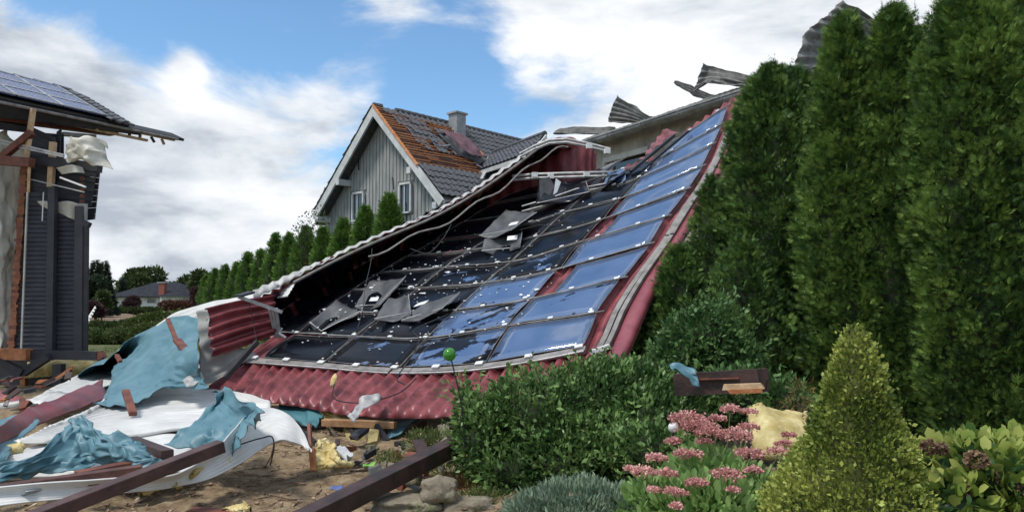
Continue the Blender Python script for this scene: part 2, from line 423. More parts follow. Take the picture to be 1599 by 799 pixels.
def sheet(name, ctrl, m, nx=24, ny=24, corr=None, wr=None, parent=None, solid=.004, px=True, flip=False, keepf=None, sharp=.28, lumps=0, hem=0, off=0, folds=0, crumple=0):
    """thin sheet through control points; corr = (amplitude, ridges, axis) folds, wr = (amplitude, scale, seed) wrinkles"""
    C = tripx(ctrl) if px else np.array(ctrl, float)
    X = np.linspace(0, C.shape[0] - 1, nx); Y = np.linspace(0, C.shape[1] - 1, ny)
    G = gridpts(C, X, Y); N = gnormals(G)
    D = np.zeros(G.shape[:2])
    if corr:
        a, k, ax = corr; tt = np.linspace(0, k, nx if ax == 0 else ny)
        pr = a * (trap(tt, sharp) - .5); D = D + (pr[:, None] if ax == 0 else pr[None, :])
    if wr:
        D = D + wr[0] * fnoise(G, wr[1], wr[2])
        r = 1 - np.abs(fnoise(G, wr[1] * .8, wr[2] + 9, 2)) * 2.2; D = D + wr[0] * .9 * np.clip(r, -1, 1)
        if folds:
            an = G @ np.array([[2.2, .5, .2], [-.6, .8, .3], [.4, .2, 2.4]]) * wr[1]
            r1 = np.exp(-np.abs(fnoise(an, .7, wr[2] + 3, 1)) * 13); r2 = np.exp(-np.abs(fnoise(an * np.array([1, .4, 1]), 1.5, wr[2] + 5, 1)) * 12)
            D = D + wr[0] * folds * (r1 * 1.0 + r2 * .5) + .05 * wr[0] * fnoise(G, wr[1] * 7, 2, 2)
    G = G + N * D[..., None]
    if hem:  # ragged border
        for sl_, ax in (((0, slice(None)), 0), ((-1, slice(None)), 0), ((slice(None), 0), 1), ((slice(None), -1), 1)):
            e_ = G[sl_]; e_ += rng.normal(0, hem * .3, e_.shape) + np.array([[mn.noise(Vector(tuple(q * 3.1 + o))) for o in (0, 7, 13)] for q in e_]) * hem * 5
    if crumple: G = G + rng.normal(0, crumple, G.shape)
    keep = keepf(nx, ny) if keepf else None
    Fq = gfaces(nx, ny, keep)
    if flip: Fq = Fq[:, ::-1]
    o = obj(name, G.reshape(-1, 3), Fq, m, parent, smooth=True, solid=0 if crumple else solid, off=off)
    if crumple:
        me = o.data; ne = len(me.edges); a = me.attributes.new('crease_edge', 'FLOAT', 'EDGE'); a.data.foreach_set('value', np.where(rng.random(ne) < .5, rng.uniform(.5, .95, ne), 0).astype(np.float32))
        q = o.modifiers.new('smooth', 'SUBSURF'); q.levels = 2; q.render_levels = 2
        q = o.modifiers.new('thickness', 'SOLIDIFY'); q.thickness = solid; q.offset = 0
    return o

# ------------------------------------------------------------------ leaves
def frames(N):
    a = np.cross(N, rng.normal(size=N.shape)); a /= np.linalg.norm(a, axis=1, keepdims=True) + 1e-9
    return a, np.cross(N, a)
def leaves(C, D, S, tmpl, tfaces, roll=None):
    """place a leaf template (x along leaf, y width, z lift) at C with direction D and scale S -> V, F"""
    n = len(C); D = D / (np.linalg.norm(D, axis=1, keepdims=True) + 1e-9)
    A, B = frames(D)
    T = np.array(tmpl, float); k = len(T)
    S = np.asarray(S, float).reshape(-1, 1, 1)
    V = C[:, None] + S * (T[None, :, 0:1] * D[:, None] + T[None, :, 1:2] * A[:, None] + T[None, :, 2:3] * B[:, None])
    Fq = (np.arange(n)[:, None, None] * k + np.array(tfaces)[None]).reshape(-1, len(tfaces[0]))
    return V.reshape(-1, 3), Fq
OVAL = ([(0, 0, 0), (.5, .24, .06), (1, 0, 0), (.5, -.24, .06)], [(0, 1, 2), (0, 2, 3)])
BLADE = ([(0, 0, 0), (.45, .12, .03), (1, 0, -.06), (.45, -.12, .03)], [(0, 1, 2), (0, 2, 3)])
def spray_tmpl():
    T, Fc = [], []
    for k, (a, x0, L, w) in enumerate([(0, .0, 1.0, .085), (.55, .0, .80, .075), (-.55, .0, .80, .075), (1.0, .0, .50, .07), (-1.0, .0, .50, .07), (.6, .40, .48, .06), (-.6, .40, .48, .06)]):
        c, q = math.cos(a), math.sin(a); b = len(T); z = .05 * (-1) ** k
        T += [(x0 - q * w, c * w, 0), (x0 + c * L, q * L, z), (x0 + q * w, -c * w, 0)]
        Fc += [(b, b + 1, b + 2)]
    return T, Fc
SPRAY = spray_tmpl()
def join(parts):
    V, Fc, R, b = [], [], [], 0
    for v, f, r in parts:
        V.append(v); Fc.append(f + b); R.append(r); b += len(v)
    return np.concatenate(V), np.concatenate(Fc), np.concatenate(R)

def ground_z(x, y):
    return 0.0
def sstep(a, b, x):
    t = np.clip((x - a) / (b - a), 0, 1); return t * t * (3 - 2 * t)
def gz(x, y):
    x, y = np.asarray(x, float), np.asarray(y, float)
    z = .10 * sstep(-.9, .6, x) * sstep(3.0, 5.2, y) * (1 - sstep(9, 14, y))
    z = z - .55 * sstep(60, 140, y) * 0
    return z
# ------------------------------------------------------------------ ground
def make_ground():
    xs = np.concatenate([-np.geomspace(1500, 9, 26), np.linspace(-8.5, 6, 150), np.geomspace(6.5, 1500, 26)])
    ys = np.concatenate([np.linspace(-30, 2, 14), np.linspace(2.3, 13, 130), np.geomspace(13.4, 2500, 46)])
    X, Y = np.meshgrid(xs, ys, indexing='ij'); Z = gz(X, Y)
    near = (np.abs(X) < 10) & (Y < 14) & (Y > 1)
    for i, j in zip(*np.nonzero(near)):
        Z[i, j] += .05 * mn.fractal(Vector((X[i, j] * 1.6, Y[i, j] * 1.6, 0)), .8, 2, 4) + .018 * mn.noise(Vector((X[i, j] * 9, Y[i, j] * 9, 3)))
    G = np.stack([X, Y, Z], -1)
    b = NB('ground soil and grass'); tcn = b.n('ShaderNodeTexCoord')
    def no(sc, det=6, ro=.6):
        n = b.n('ShaderNodeTexNoise'); n.inputs['Scale'].default_value = sc; n.inputs['Detail'].default_value = det; n.inputs['Roughness'].default_value = ro
        b.l(tcn.outputs['Object'], n.inputs['Vector']); return n.outputs['Fac']
    def ramp(f, *st):
        r = b.n('ShaderNodeValToRGB'); e = r.color_ramp.elements
        e[0].position, e[0].color = st[0][0], C4(st[0][1]); e[1].position, e[1].color = st[-1][0], C4(st[-1][1])
        for s in st[1:-1]: q = e.new(s[0]); q.color = C4(s[1])
        b.l(f, r.inputs[0]); return r.outputs[0]
    dry = ramp(no(7, 10, .75), (.32, (.09, .055, .03)), (.45, (.22, .15, .085)), (.55, (.32, .235, .14)), (.70, (.44, .35, .22)))
    grs = ramp(no(2.5, 9, .7), (.35, (.05, .065, .02)), (.5, (.085, .10, .032)), (.66, (.15, .14, .06)))
    # lawn takes over away from the house garden's bare strip
    gm = b.n('ShaderNodeSeparateXYZ'); b.l(tcn.outputs['Object'], gm.inputs[0])
    mr_ = b.n('ShaderNodeMapRange'); mr_.inputs['From Min'].default_value = 12; mr_.inputs['From Max'].default_value = 22; b.l(gm.outputs[1], mr_.inputs['Value'])
    mxx = b.n('ShaderNodeMix', data_type='RGBA'); b.l(mr_.outputs[0], mxx.inputs[0]); b.l(dry, mxx.inputs[6]); b.l(grs, mxx.inputs[7])
    p = b.n('ShaderNodeBsdfPrincipled'); p.inputs['Roughness'].default_value = .95; b.l(mxx.outputs[2], p.inputs['Base Color'])
    bp = b.n('ShaderNodeBump'); bp.inputs['Strength'].default_value = .9; bp.inputs['Distance'].default_value = .03; b.l(no(38, 8, .75), bp.inputs['Height']); b.l(bp.outputs[0], p.inputs['Normal'])
    o = b.n('ShaderNodeOutputMaterial'); b.l(p.outputs[0], o.inputs[0])
    g = obj('ground', G.reshape(-1, 3), gfaces(len(xs), len(ys))[:, ::-1], b.m, smooth=True, org=(0, 0, 0))
    # faces should look up
    g.data.update()
    if g.data.polygons[0].normal.z < 0: g.data.flip_normals()
    g['kind'] = 'structure'
make_ground()
def flat(name, pts, m, z, n=1):
    V = [(x, y, z) for x, y in pts]
    o = obj(name, V, [tuple(range(len(V)))], m, org=(0, 0, 0)); o['kind'] = 'structure'
    if o.data.polygons[0].normal.z < 0: o.data.flip_normals()
M_field = mat('brown ploughed field', (.16, .105, .065), (.24, .165, .10), .8, .95, .5, 6)
M_lawn2 = mat('far meadow', (.07, .09, .03), (.13, .14, .055), .3, .95, .4, 4)
flat('field', [(-70, 60), (-16, 60), (-20, 100), (-80, 92)], M_field, .02)
flat('meadow', [(-200, 102), (60, 102), (200, 400), (-400, 400)], M_lawn2, .03)

# far wooded hill line
def hills():
    n = 90; V = []; 
    for k in range(n):
        x = -900 + 1800 * k / (n - 1); h = 14 + 11 * mn.noise(Vector((x * .006, 2, 0))) + 3 * mn.noise(Vector((x * .05, 5, 0)))
        for dy, f in ((0, 0), (30, .55), (90, 1), (200, .9), (400, 0)): V.append((x, 620 + dy, h * f - (.5 if f == 0 else 0)))
    Fs = [(k * 5 + j, (k + 1) * 5 + j, (k + 1) * 5 + j + 1, k * 5 + j + 1) for k in range(n - 1) for j in range(4)]
    o = obj('hills', V, Fs, mat('wooded hills', (.045, .07, .05), (.08, .10, .06), .05, .9, .4, .6), org=(0, 0, 0), smooth=True); o['kind'] = 'structure'
hills()

# ------------------------------------------------------------------ collapsed roof
TT = [-1.15, 0, 1, 2, 3, 4, 5, 6, 7, 8, 9, 9.7]
SS = [-.4, 0, 1, 2, 3, 4, 4.55]
RC = [
 [(320, 616, 11.0), (372, 623, 10.6), (455, 633, 9.9), (560, 649, 9.2), (705, 650, 8.7), (872, 614, 8.5), (970, 578, 8.6)],
 [(380, 566, 11.7), (413, 568, 11.4), (512, 576, 10.9), (629, 584, 10.2), (762, 577, 9.7), (915, 551, 9.3), (991, 533, 9.2)],
 [(432, 527, 12.3), (465, 530, 12.1), (560, 534, 11.5), (672, 538, 10.8), (800, 518, 10.3), (938, 498, 9.8), (1011, 485, 9.7)],
 [(470, 497, 12.9), (508, 494, 12.7), (608, 497, 12.0), (717, 494, 11.3), (840, 474, 10.8), (975, 445, 10.3), (1036, 431, 10.2)],
 [(515, 468, 13.4), (555, 461, 13.1), (660, 458, 12.5), (762, 452, 11.8), (880, 428, 11.3), (1018, 391, 10.8), (1068, 376, 10.7)],
 [(555, 443, 13.9), (597, 434, 13.6), (700, 426, 13.0), (804, 417, 12.3), (915, 386, 11.8), (1045, 347, 11.3), (1096, 331, 11.2)],
 [(595, 420, 14.3), (640, 408, 14.0), (739, 399, 13.5), (848, 377, 12.8), (948, 351, 12.3), (1077, 304, 11.8), (1118, 289, 11.7)],
 [(635, 396, 14.7), (682, 383, 14.4), (788, 369, 14.0), (888, 338, 13.3), (976, 318, 12.8), (1100, 268, 12.3), (1137, 253, 12.2)],
 [(685, 366, 15.1), (728, 353, 14.8), (828, 337, 14.5), (922, 308, 13.8), (1005, 285, 13.3), (1117, 234, 12.8), (1150, 220, 12.7)],
 [(735, 340, 15.4), (772, 327, 15.2), (865, 306, 15.0), (950, 280, 14.3), (1030, 256, 13.8), (1130, 203, 13.3), (1170, 190, 13.2)],
 [(780, 320, 15.8), (815, 305, 15.7), (900, 285, 15.5), (985, 250, 14.8), (1055, 228, 14.3), (1141, 173, 13.8), (1178, 160, 13.7)],
 [(800, 310, 16.0), (840, 295, 16.0), (925, 270, 15.8), (1005, 230, 15.1), (1072, 207, 14.6), (1150, 152, 14.1), (1184, 139, 14.0)]]
RCW = tripx(RC)
def RG(s, t):
    """grid of roof points and normals for arrays s, t"""
    X = np.interp(t, TT, np.arange(len(TT))); Y = np.interp(s, SS, np.arange(len(SS)))
    G = gridpts(RCW, X, Y); Xe = np.interp(np.asarray(t) + .02, TT, np.arange(len(TT))); Ye = np.interp(np.asarray(s) + .02, SS, np.arange(len(SS)))
    N = np.cross(gridpts(RCW, X, Ye) - G, gridpts(RCW, np.interp(np.asarray(t) - .02, TT, np.arange(len(TT))), Y) - G)
    N = -N / (np.linalg.norm(N, axis=2, keepdims=True) + 1e-12)
    N[N[..., 2] < 0] *= -1
    return G, N
def rp(s, t, h=0.0):
    s = min(max(s, -.4), 4.52); G, N = RG(np.array([s]), np.array([t])); return G[0, 0] + N[0, 0] * h

roof = thing('collapsed_roof', 'collapsed red corrugated metal roof carrying rows of dark and blue solar panels', 'roof', P(640, 650, 9.2) * np.array([1, 1, 0]) + np.array([0, 0, .2]))
PITCH = .165
def roof_sheet(s0, s1, tmax, k):
    ns = int((s1 - s0) / PITCH * 8) + 2
    s = np.linspace(s0, s1, ns); t = np.linspace(-1.15, tmax, int(11 * (tmax + 1.15)))
    G, N = RG(s, t)
    pr = .078 * trap(s / PITCH + .3, .42)[None, :]
    dn = np.zeros((len(t), ns))
    for i in range(len(t)):
        for j in range(ns): dn[i, j] = .035 * mn.noise(Vector((s[j] * .9, t[i] * .7, 4))) + .012 * mn.noise(Vector((s[j] * 5, t[i] * 2, 8)))
    edge = (1 - sstep(-1.15, -.75, t))[:, None] * (np.array([.05 * mn.noise(Vector((x * 2.2, 0, 1))) for x in s])[None, :])
    G = G + N * (pr + dn + edge + .004 * (k % 2))[..., None]
    # eave edge runs out a little unevenly where ribs were torn
    sh = np.array([.05 * mn.noise(Vector((x * 6, 3, 1))) for x in s])
    G[0] += (G[0] - G[2]) * sh[:, None] * 2
    o = obj('roof_sheet', G.reshape(-1, 3), gfaces(len(t), ns)[:, ::-1], M_red, roof, smooth=True)
    if o.data.polygons[5].normal.z < 0: o.data.flip_normals()
    s_ = o.modifiers.new('thickness', 'SOLIDIFY'); s_.thickness = .008; s_.offset = -1
    return o
for k, (a, b_, tm) in enumerate([(-.4, .62, 6.8), (.6, 1.42, 7.4), (1.4, 2.22, 7.9), (2.2, 3.02, 8.4), (3.0, 3.82, 9.7), (3.8, 4.33, 9.7)]):
    roof_sheet(a, b_, tm, k)

M_seal = mat('grey edge tape', (.12, .12, .12), (.26, .26, .25), 6, .7, 0)
GLASS = {4: panelmat('wide sky tint module glass', .37), 0: panelmat('full sky tint module glass', .12), 1: panelmat('cracked glass with sky tint patches', .485), 2: panelmat('shattered glass with sky tint streaks', .57), 3: panelmat('shattered glass in dark reflection tint', .70)}
RIGHTSH = [0.0, -.02, .18, .0, .17, .05, .0, .03, .0, 0]
STATE = {0: [3, 3, 3, 3, 3, 3, 3, 3, 3], 1: [2, 2, 3, 2, 3, 3, 3, 3, 3], 2: [1, 1, 4, 2, 3, 3, 3, 3, 3], 3: [4, 4, 0, 0, 0, 0, 0, 0, 0]}  # lays out the painted reflection from black on the left to sky blue
def roof_panel(i, j):
    sh = RIGHTSH[j] if i == 3 else random.uniform(-.02, .02)
    tl = random.uniform(-.012, .012)
    s = np.linspace(i + .012 + sh, min(i + .985 + (sh if i < 3 else sh * .6), 4.1), 9); t = np.linspace(j + .03, j + .95, 6)
    if i == 3 and j in (2, 4): s = np.linspace(i + .012 + sh, i + 1.0, 9)
    if i == 2: s = s - .0 + (0 if j != 2 else -.02)
    G, N = RG(s, t)
    h = .105 + np.array([[.022 * mn.noise(Vector((a * 1.6 + 7 * (i < 3), b * 1.9, 3 + j * .3))) for a in s] for b in t])
    if i < 3: h = h + .02 * np.sin(np.linspace(0, 3, 6))[:, None]
    G = G + N * (h + tl)[..., None]
    st = STATE[i][j]
    lab = {0: 'unbroken solar panel with sky reflection painted blue', 1: 'cracked solar panel with sky reflection painted in blue patches', 4: 'solar panel with painted blue sky reflection and a few black patches', 2: 'shattered solar panel with sky reflection painted in blue streaks', 3: 'shattered solar panel painted black for the dark scoop it reflects'}[st]
    o = obj('solar_panel', G.reshape(-1, 3), gfaces(6, 9), GLASS[st], roof, smooth=True)
    if o.data.polygons[3].normal.z < 0: o.data.flip_normals()
    o['label'] = lab
    s_ = o.modifiers.new('thickness', 'SOLIDIFY'); s_.thickness = .008; s_.offset = -1
    # pale edge seal round the laminate, standing just proud of it
    e = [G[0, k] for k in range(9)] + [G[k, 8] for k in range(1, 6)] + [G[5, k] for k in range(7, -1, -1)] + [G[k, 0] for k in range(4, 0, -1)]
    nn = N[2, 4]
    mb = MB(); mb.tube([p + nn * .002 for p in e + [e[0]]], .0042, 4, cap=False)
    mb.put('edge_seal', M_seal, o)
for i in range(4):
    for j in range(9):
        if i == 2 and j > 7: continue
        roof_panel(i, j)
for j in range(2, 9):  # black strips added over the red sheet to darken the scoop's left edge
    s = np.linspace(-.39, -.02, 5); t = np.linspace(j - 1 + .03, j - .05, 6); G, N = RG(s, t)
    G = G + N * (.10 + .02 * rng.normal(size=(6, 5)).cumsum(0) * .1)[..., None]
    o = obj('solar_panel', G.reshape(-1, 3), gfaces(6, 5), GLASS[3], roof, smooth=True, solid=.008); o['label'] = 'shattered solar panel painted black for the dark scoop it reflects'
# rails under the rows, clips on them
for j in range(1, 10):
    a = {1: -.3, 2: 0, 3: .0, 4: .1, 5: .2, 6: .6, 7: 1.2, 8: 2, 9: 3}[j]
    mb = MB(); ss = np.linspace(a, 4.05, 14)
    mb.tube([rp(x, j - .01 + .02 * math.sin(x * 3 + j), .115 + .02 * mn.noise(Vector((x * 2, j, 0)))) for x in ss], .010, 4)
    mb.put('rail', M_seal, roof)
    x = a + .3
    while x < 4:
        c = rp(x, j - .01, .135); q = rp(x + .05, j - .01, .135); d = nrm(q - c)
        MB().bar(c, c + d * .07, .04, .02, RG(np.array([x]), np.array([float(j)]))[1][0, 0]).put('clip', M_clip, roof)
        x += .49 + random.uniform(-.05, .05)
for i in (1, 2):
    mb = MB(); mb.tube([rp(i - .005, t, .125) for t in np.linspace(0, 5.5, 16)], .007, 4); mb.put('rail', M_seal, roof)
# eave rail: two weathered bars end to end
for a, b_ in ((-.4, 1.9), (1.93, 4.02)):
    mb = MB(); xs = np.linspace(a, b_, 9)
    for k in range(8): mb.bar(rp(xs[k], -.07, .075), rp(xs[k + 1], -.07, .075), .10, .05, RG(np.array([xs[k]]), np.array([0.]))[1][0, 0])
    mb.put('eave_rail', M_rail, roof)
    mb = MB(); mb.tube([rp(x, -.16, .09) for x in np.linspace(a, b_, 14)], .014, 5); mb.put('rail', M_alu, roof)
for x in np.arange(-.1, 4, .5):
    c = rp(x, -.03, .12); q = rp(x + .05, -.03, .12)
    MB().bar(c, c + nrm(q - c) * .10, .07, .02, RG(np.array([x]), np.array([0.]))[1][0, 0]).put('clip', M_clip, roof)
# verge rail on the right: a pair of flat grey bars
def verge():
    s = np.array([4.30, 4.31, 4.37, 4.43, 4.49, 4.55, 4.55]); t = np.linspace(-1.1, 9.7, 40); G, N = RG(s, t)
    h = np.array([.045, .06, .06, .06, .06, .06, -.05]); G = G + N * h[None, :, None] + N * (.012 * np.array([mn.noise(Vector((a, 0, 5))) for a in t]))[:, None, None]
    for a, b_ in ((0, 14), (13, 27), (26, 40)):
        o = obj('verge_trim', (G[a:b_] + N[a:b_] * (.003 if a == 13 else 0)).reshape(-1, 3), gfaces(b_ - a, 7), M_redtrim, roof, solid=.004)
M_redtrim = mat('faded red trim', (.20, .045, .06), (.30, .085, .105), 2.2, .4, .08, spots=(5, .72, (.40, .20, .20)))
verge()
for sx, w in ((4.16, .07), (4.24, .06)):
    for t0, t1 in ((-.35, 3.15), (3.2, 9.3)):
        mb = MB(); ts = np.linspace(t0, t1, 12)
        nn = RG(np.array([sx]), np.array([3.]))[1][0, 0]
        for k in range(11): mb.bar(rp(sx, ts[k], .075), rp(sx, ts[k + 1], .075), w, .05, nn)
        mb.put('verge_rail', M_rail, roof)
MB().bar(rp(4.1, -.3, .1), rp(4.3, -.25, .1), .10, .05, (0, 0, 1)).put('clip', M_clip, roof)

# curled left flank: fold line A up to rim B
FA = [(425, 532, 12.2), (470, 499, 12.9), (520, 468, 13.5), (560, 444, 13.9), (600, 420, 14.4), (640, 396, 14.8), (690, 366, 15.2), (735, 340, 15.6), (800, 318, 16.1), (862, 305, 16.3), (925, 290, 16.3)]
FM = [(408, 500, 12.5), (455, 470, 13.3), (508, 440, 13.9), (555, 413, 14.2), (600, 388, 14.7), (650, 360, 15.1), (700, 334, 15.4), (745, 308, 15.7), (800, 280, 16.1), (860, 256, 16.2), (925, 250, 16.2)]
FB = [(398, 468, 12.0), (447, 441, 12.4), (500, 413, 12.7), (555, 386, 13.0), (612, 361, 13.3), (672, 336, 13.6), (727, 306, 13.9), (772, 277, 14.2), (815, 246, 14.5), (848, 222, 14.8), (880, 214, 15.0)]
fa, fm, fb = tripx([FA])[0], tripx([FM])[0], tripx([FB])[0]
def flank():
    C = np.stack([fa, fm, fb]); nx, ny = 22, 520
    X = np.linspace(0, 2, nx); Y = np.linspace(0, 10, ny); G = gridpts(C, X, Y); N = gnormals(G)
    fn_ = N * np.where(N[..., 1:2] > 0, -1, 1)
    pr = .05 * (trap(np.linspace(0, 34, ny), .4) - .5)
    dn = .05 * fnoise(G, .9, 3, 2)
    G = G + N * (pr[None, :] + dn)[..., None]
    o = obj('roof_sheet', G.reshape(-1, 3), gfaces(nx, ny), M_red, roof, smooth=True); o['label'] = 'flank of the roof curled up into a dark scoop'
    s_ = o.modifiers.new('thickness', 'SOLIDIFY'); s_.thickness = .008; s_.offset = 0
    # black modules added to darken the shaded inside of the scoop
    for c in range(10):
        for r_, (x0, x1) in enumerate(((0, 10), (10, 21))):
            y0, y1 = int(c * 48 + 4 + r_ * 9), int(c * 48 + 49 + r_ * 9)
            q = G[x0:x1:2, y0:y1:6]; m_ = fn_[x0:x1:2, y0:y1:6]
            h = .06 + .03 * np.array([[mn.noise(Vector((a * .9 + r_, b * .9, c))) for b in range(q.shape[1])] for a in range(q.shape[0])])
            q = q + m_ * h[..., None]
            p_ = obj('solar_panel', q.reshape(-1, 3), gfaces(q.shape[0], q.shape[1]), GLASS[3], roof, smooth=True, solid=.008); p_['label'] = 'shattered solar panel painted black for the dark scoop it reflects'
    return G, o
FG, FO = flank()
# pale folded lip along the rim, following the ribs
def lip():
    ny = 420; Y = np.linspace(0, 9.6, ny); B = cinterp(fb, Y)
    pr = trap(np.linspace(0, 30, ny), .5)
    wv = .02 * np.array([mn.noise(Vector((y * 2, 0, 0))) for y in Y])
    wid = np.interp(Y, [0, 1, 2, 4, 8, 9.6], [.16, .12, .055, .04, .045, .03])
    rows = []
    for k, f in enumerate((0, .5, 1.0)):
        R = B.copy(); R[:, 2] += wid * f * .9 - .02 + (pr * .030 + wv) ; R[:, 1] += -.03 + f * .10; R[:, 0] -= f * .05 + .01 * pr
        rows.append(R)
    G = np.stack(rows)
    o = obj('rim_flashing', G.reshape(-1, 3), gfaces(3, ny), mat('pale rim sheet', (.30, .30, .29), (.52, .52, .50), 3, .5, .2, spots=(3, .62, (.10, .10, .10))), roof, smooth=True)
    s_ = o.modifiers.new('thickness', 'SOLIDIFY'); s_.thickness = .006; s_.offset = 0
    if o.data.polygons[50].normal.y > 0: o.data.flip_normals()
    mb = MB(); mb.tube([p + np.array([.02, -.04, -.06]) for p in cinterp(fb, np.linspace(1.2, 9.9, 30))], .025, 6); mb.put('rim_rail', M_rail, roof)
    mb = MB(); mb.tube([p + np.array([.12, -.1, -.22 - .05 * math.sin(k)]) for k, p in enumerate(cinterp(fb, np.linspace(3.2, 9.9, 26)))], .018, 5); mb.put('rail', M_rail, roof)
lip()
# curved red tail beyond the rim, hanging in front of the beige wall
sheet('roof_sheet', [[(765, 300, 15.9), (800, 262, 15.9), (845, 226, 15.8), (880, 215, 15.6), (915, 224, 15.7), (930, 240, 15.8)],
                     [(765, 325, 15.8), (800, 300, 15.7), (845, 268, 15.6), (885, 262, 15.3), (915, 266, 15.5), (930, 272, 15.7)],
                     [(765, 345, 15.8), (800, 335, 15.6), (845, 318, 15.4), (885, 300, 15.2), (915, 296, 15.4), (930, 300, 15.6)]],
      M_darkred, 30, 90, corr=(.03, 9, 1), wr=(.02, 1.5, 3), parent=roof)['label'] = 'dark red sheet curving up at the torn top of the roof'
def rail_thing(pts, r, name='rail', m=M_alu, parent=roof, n=5):
    MB().tube([P(*p) for p in pts], r, n).put(name, m, parent)
for k in range(2):
    rail_thing([(812, 240 + 5 * k, 14.4), (835, 228 + 5 * k, 14.3), (858, 219 + 5 * k, 14.2), (885, 217 + 5 * k, 14.1), (915, 223 + 5 * k, 14), (953, 233 + 5 * k, 13.9)], .026)
    rail_thing([(800, 275 + 6 * k, 14.6), (835, 272 + 6 * k, 14.4), (900, 270 + 6 * k, 14.2), (975, 268 + 6 * k, 14.0)], .026)
    rail_thing([(815, 330 - 8 * k, 14.0), (860, 318 - 9 * k, 13.9), (900, 300 - 5 * k, 13.8), (960, 290 - 6 * k, 13.7)], .014)
for c in ((920, 228, 13.85), (948, 236, 13.8), (835, 273, 14.3), (860, 275, 14.2), (916, 272, 14.0), (965, 271, 13.9)):
    MB().box(P(*c), .10, .08, .09, .2).put('clip', M_clip, roof)
# blue panel that slid against the window side, and black debris strip at the top
for q, st, lb in (([(932, 310), (978, 285), (975, 262), (950, 268)], 1, 'slipped panel'), ([(968, 300), (1012, 262), (1025, 247), (985, 262)], 0, 'slipped blue panel'),
                  ([(930, 305), (962, 278), (985, 262), (955, 280)], 3, 'broken')):
    d = 13.5; C = [[(q[0][0], q[0][1], d), (q[1][0], q[1][1], d - .1)], [(q[3][0], q[3][1], d + .4), (q[2][0], q[2][1], d + .3)]]
    o = sheet('solar_panel', C, GLASS[st], 6, 8, wr=(.02, 2, 5), parent=roof, solid=.008); o['label'] = {1: 'cracked solar panel with painted sky reflection slipped toward the window', 0: 'solar panel with painted blue sky reflection tilted up beside the window', 3: 'black strip of broken solar panel'}[st]
MB().bar(P(985, 268, 13.6), P(1052, 212, 14.0), .09, .05).put('rail', M_slated, roof)
MB().bar(P(1000, 268, 13.3), P(1075, 205, 13.9), .05, .04).put('rail', M_cable, roof)
sheet('roof_sheet', [[(975, 268, 14.6), (1060, 205, 14.9)], [(985, 262, 15.0), (1040, 200, 15.4)]], M_red, 20, 50, corr=(.04, 6, 1), wr=(.03, 2, 1), parent=roof)['label'] = 'red sheet strip beside the window wall'

# loose modules lying upside down in the scoop: grey backs with white stickers
loose = [
 ([(555, 478, 12.3), (591, 476, 12.0), (634, 431, 12.6), (577, 437, 13.1)], (586, 469, 12.0), 'grey backed loose panel tilted highest in the dark scoop, nearest the rim'),
 ([(484, 503, 12.0), (502, 517, 11.8), (563, 486, 12.0), (525, 468, 12.7)], None, 'grey loose panel leaning lowest against the left end of the scoop'),
 ([(585, 498, 11.5), (641, 488, 11.3), (638, 460, 11.9), (606, 462, 12.2)], None, 'small grey loose panel with torn corner between two larger ones'),
 ([(627, 500, 11.2), (690, 482, 11.0), (718, 456, 11.5), (664, 470, 11.7)], (659, 476, 11.1), 'long grey loose panel with white sticker lying across the middle rows'),
 ([(752, 392, 12.8), (812, 386, 12.5), (815, 362, 12.9), (757, 372, 13.1)], (800, 374, 12.6), 'loose grey panel lying flat under the curved one'),
 ([(748, 368, 13.2), (796, 360, 12.7), (838, 332, 13.1), (790, 326, 14.2)], (802, 352, 12.5), 'curved grey loose panel with white sticker below the rim rail'),
 ([(838, 318, 13.6), (920, 300, 13.4), (915, 284, 14.0), (842, 275, 14.4)], None, 'black loose panel with torn white patch in front of the red sheet'),
]
def loose_panel(q, sticker, label, cen=(0, 0)):
    t = thing('loose_panel', label, 'solar panel', P(*q[0]) * 1.0, 'loose solar panels')
    A = [[q[0], q[1]], [q[3], q[2]]]
    blk = 'black' in label
    o = sheet('laminate', [[P(*q[0]), (P(*q[0]) + P(*q[1])) / 2 + np.array([0, .10, -.08]), P(*q[1])],
                       [(P(*q[0]) + P(*q[3])) / 2, (P(*q[0]) + P(*q[1]) + P(*q[2]) + P(*q[3])) / 4 + np.array([0, .12, -.05]), (P(*q[1]) + P(*q[2])) / 2],
                       [P(*q[3]), (P(*q[2]) + P(*q[3])) / 2 + np.array([0, .1, -.02]), P(*q[2])]], GLASS[3] if blk else M_back, 12, 16, wr=(.02, 2.5, q[0][0]), parent=t, solid=.007, px=False, hem=.004)
    e = [P(*x) for x in q]
    MB().tube([p + np.array([0, -.012, .006]) for p in [e[0], e[1], e[2]]], .007, 4).put('edge', M_alu, t)
    if sticker:
        c = P(*sticker) + np.array([0, -.10, .02]); u = nrm(e[1] - e[0]); w = nrm(e[3] - e[0])
        n = np.cross(u, w); n = n * (-1 if n[1] > 0 else 1)
        MB().prism([c - u * .09 - w * .06, c + u * .09 - w * .06, c + u * .09 + w * .06, c - u * .09 + w * .06], [p + n * .004 for p in [c - u * .09 - w * .06, c + u * .09 - w * .06, c + u * .09 + w * .06, c - u * .09 + w * .06]]).put('sticker', M_label, t)
    if blk:
        for poly in ([(842, 280), (858, 276), (866, 290), (858, 305), (850, 300), (843, 310)], [(868, 278), (876, 284), (870, 300), (864, 304)]):
            V = [P(x, y, 13.35) for x, y in poly]; V2 = [v + np.array([0, .01, 0]) for v in V]; n = len(V)
            obj('torn_patch', V + V2, [tuple(range(n)), tuple(range(2 * n - 1, n - 1, -1))] + [(k, (k + 1) % n, n + (k + 1) % n, n + k) for k in range(n)], M_shard if poly[0][0] > 860 else M_back, t)
for q, s_, lb in loose: loose_panel(q, s_, lb)

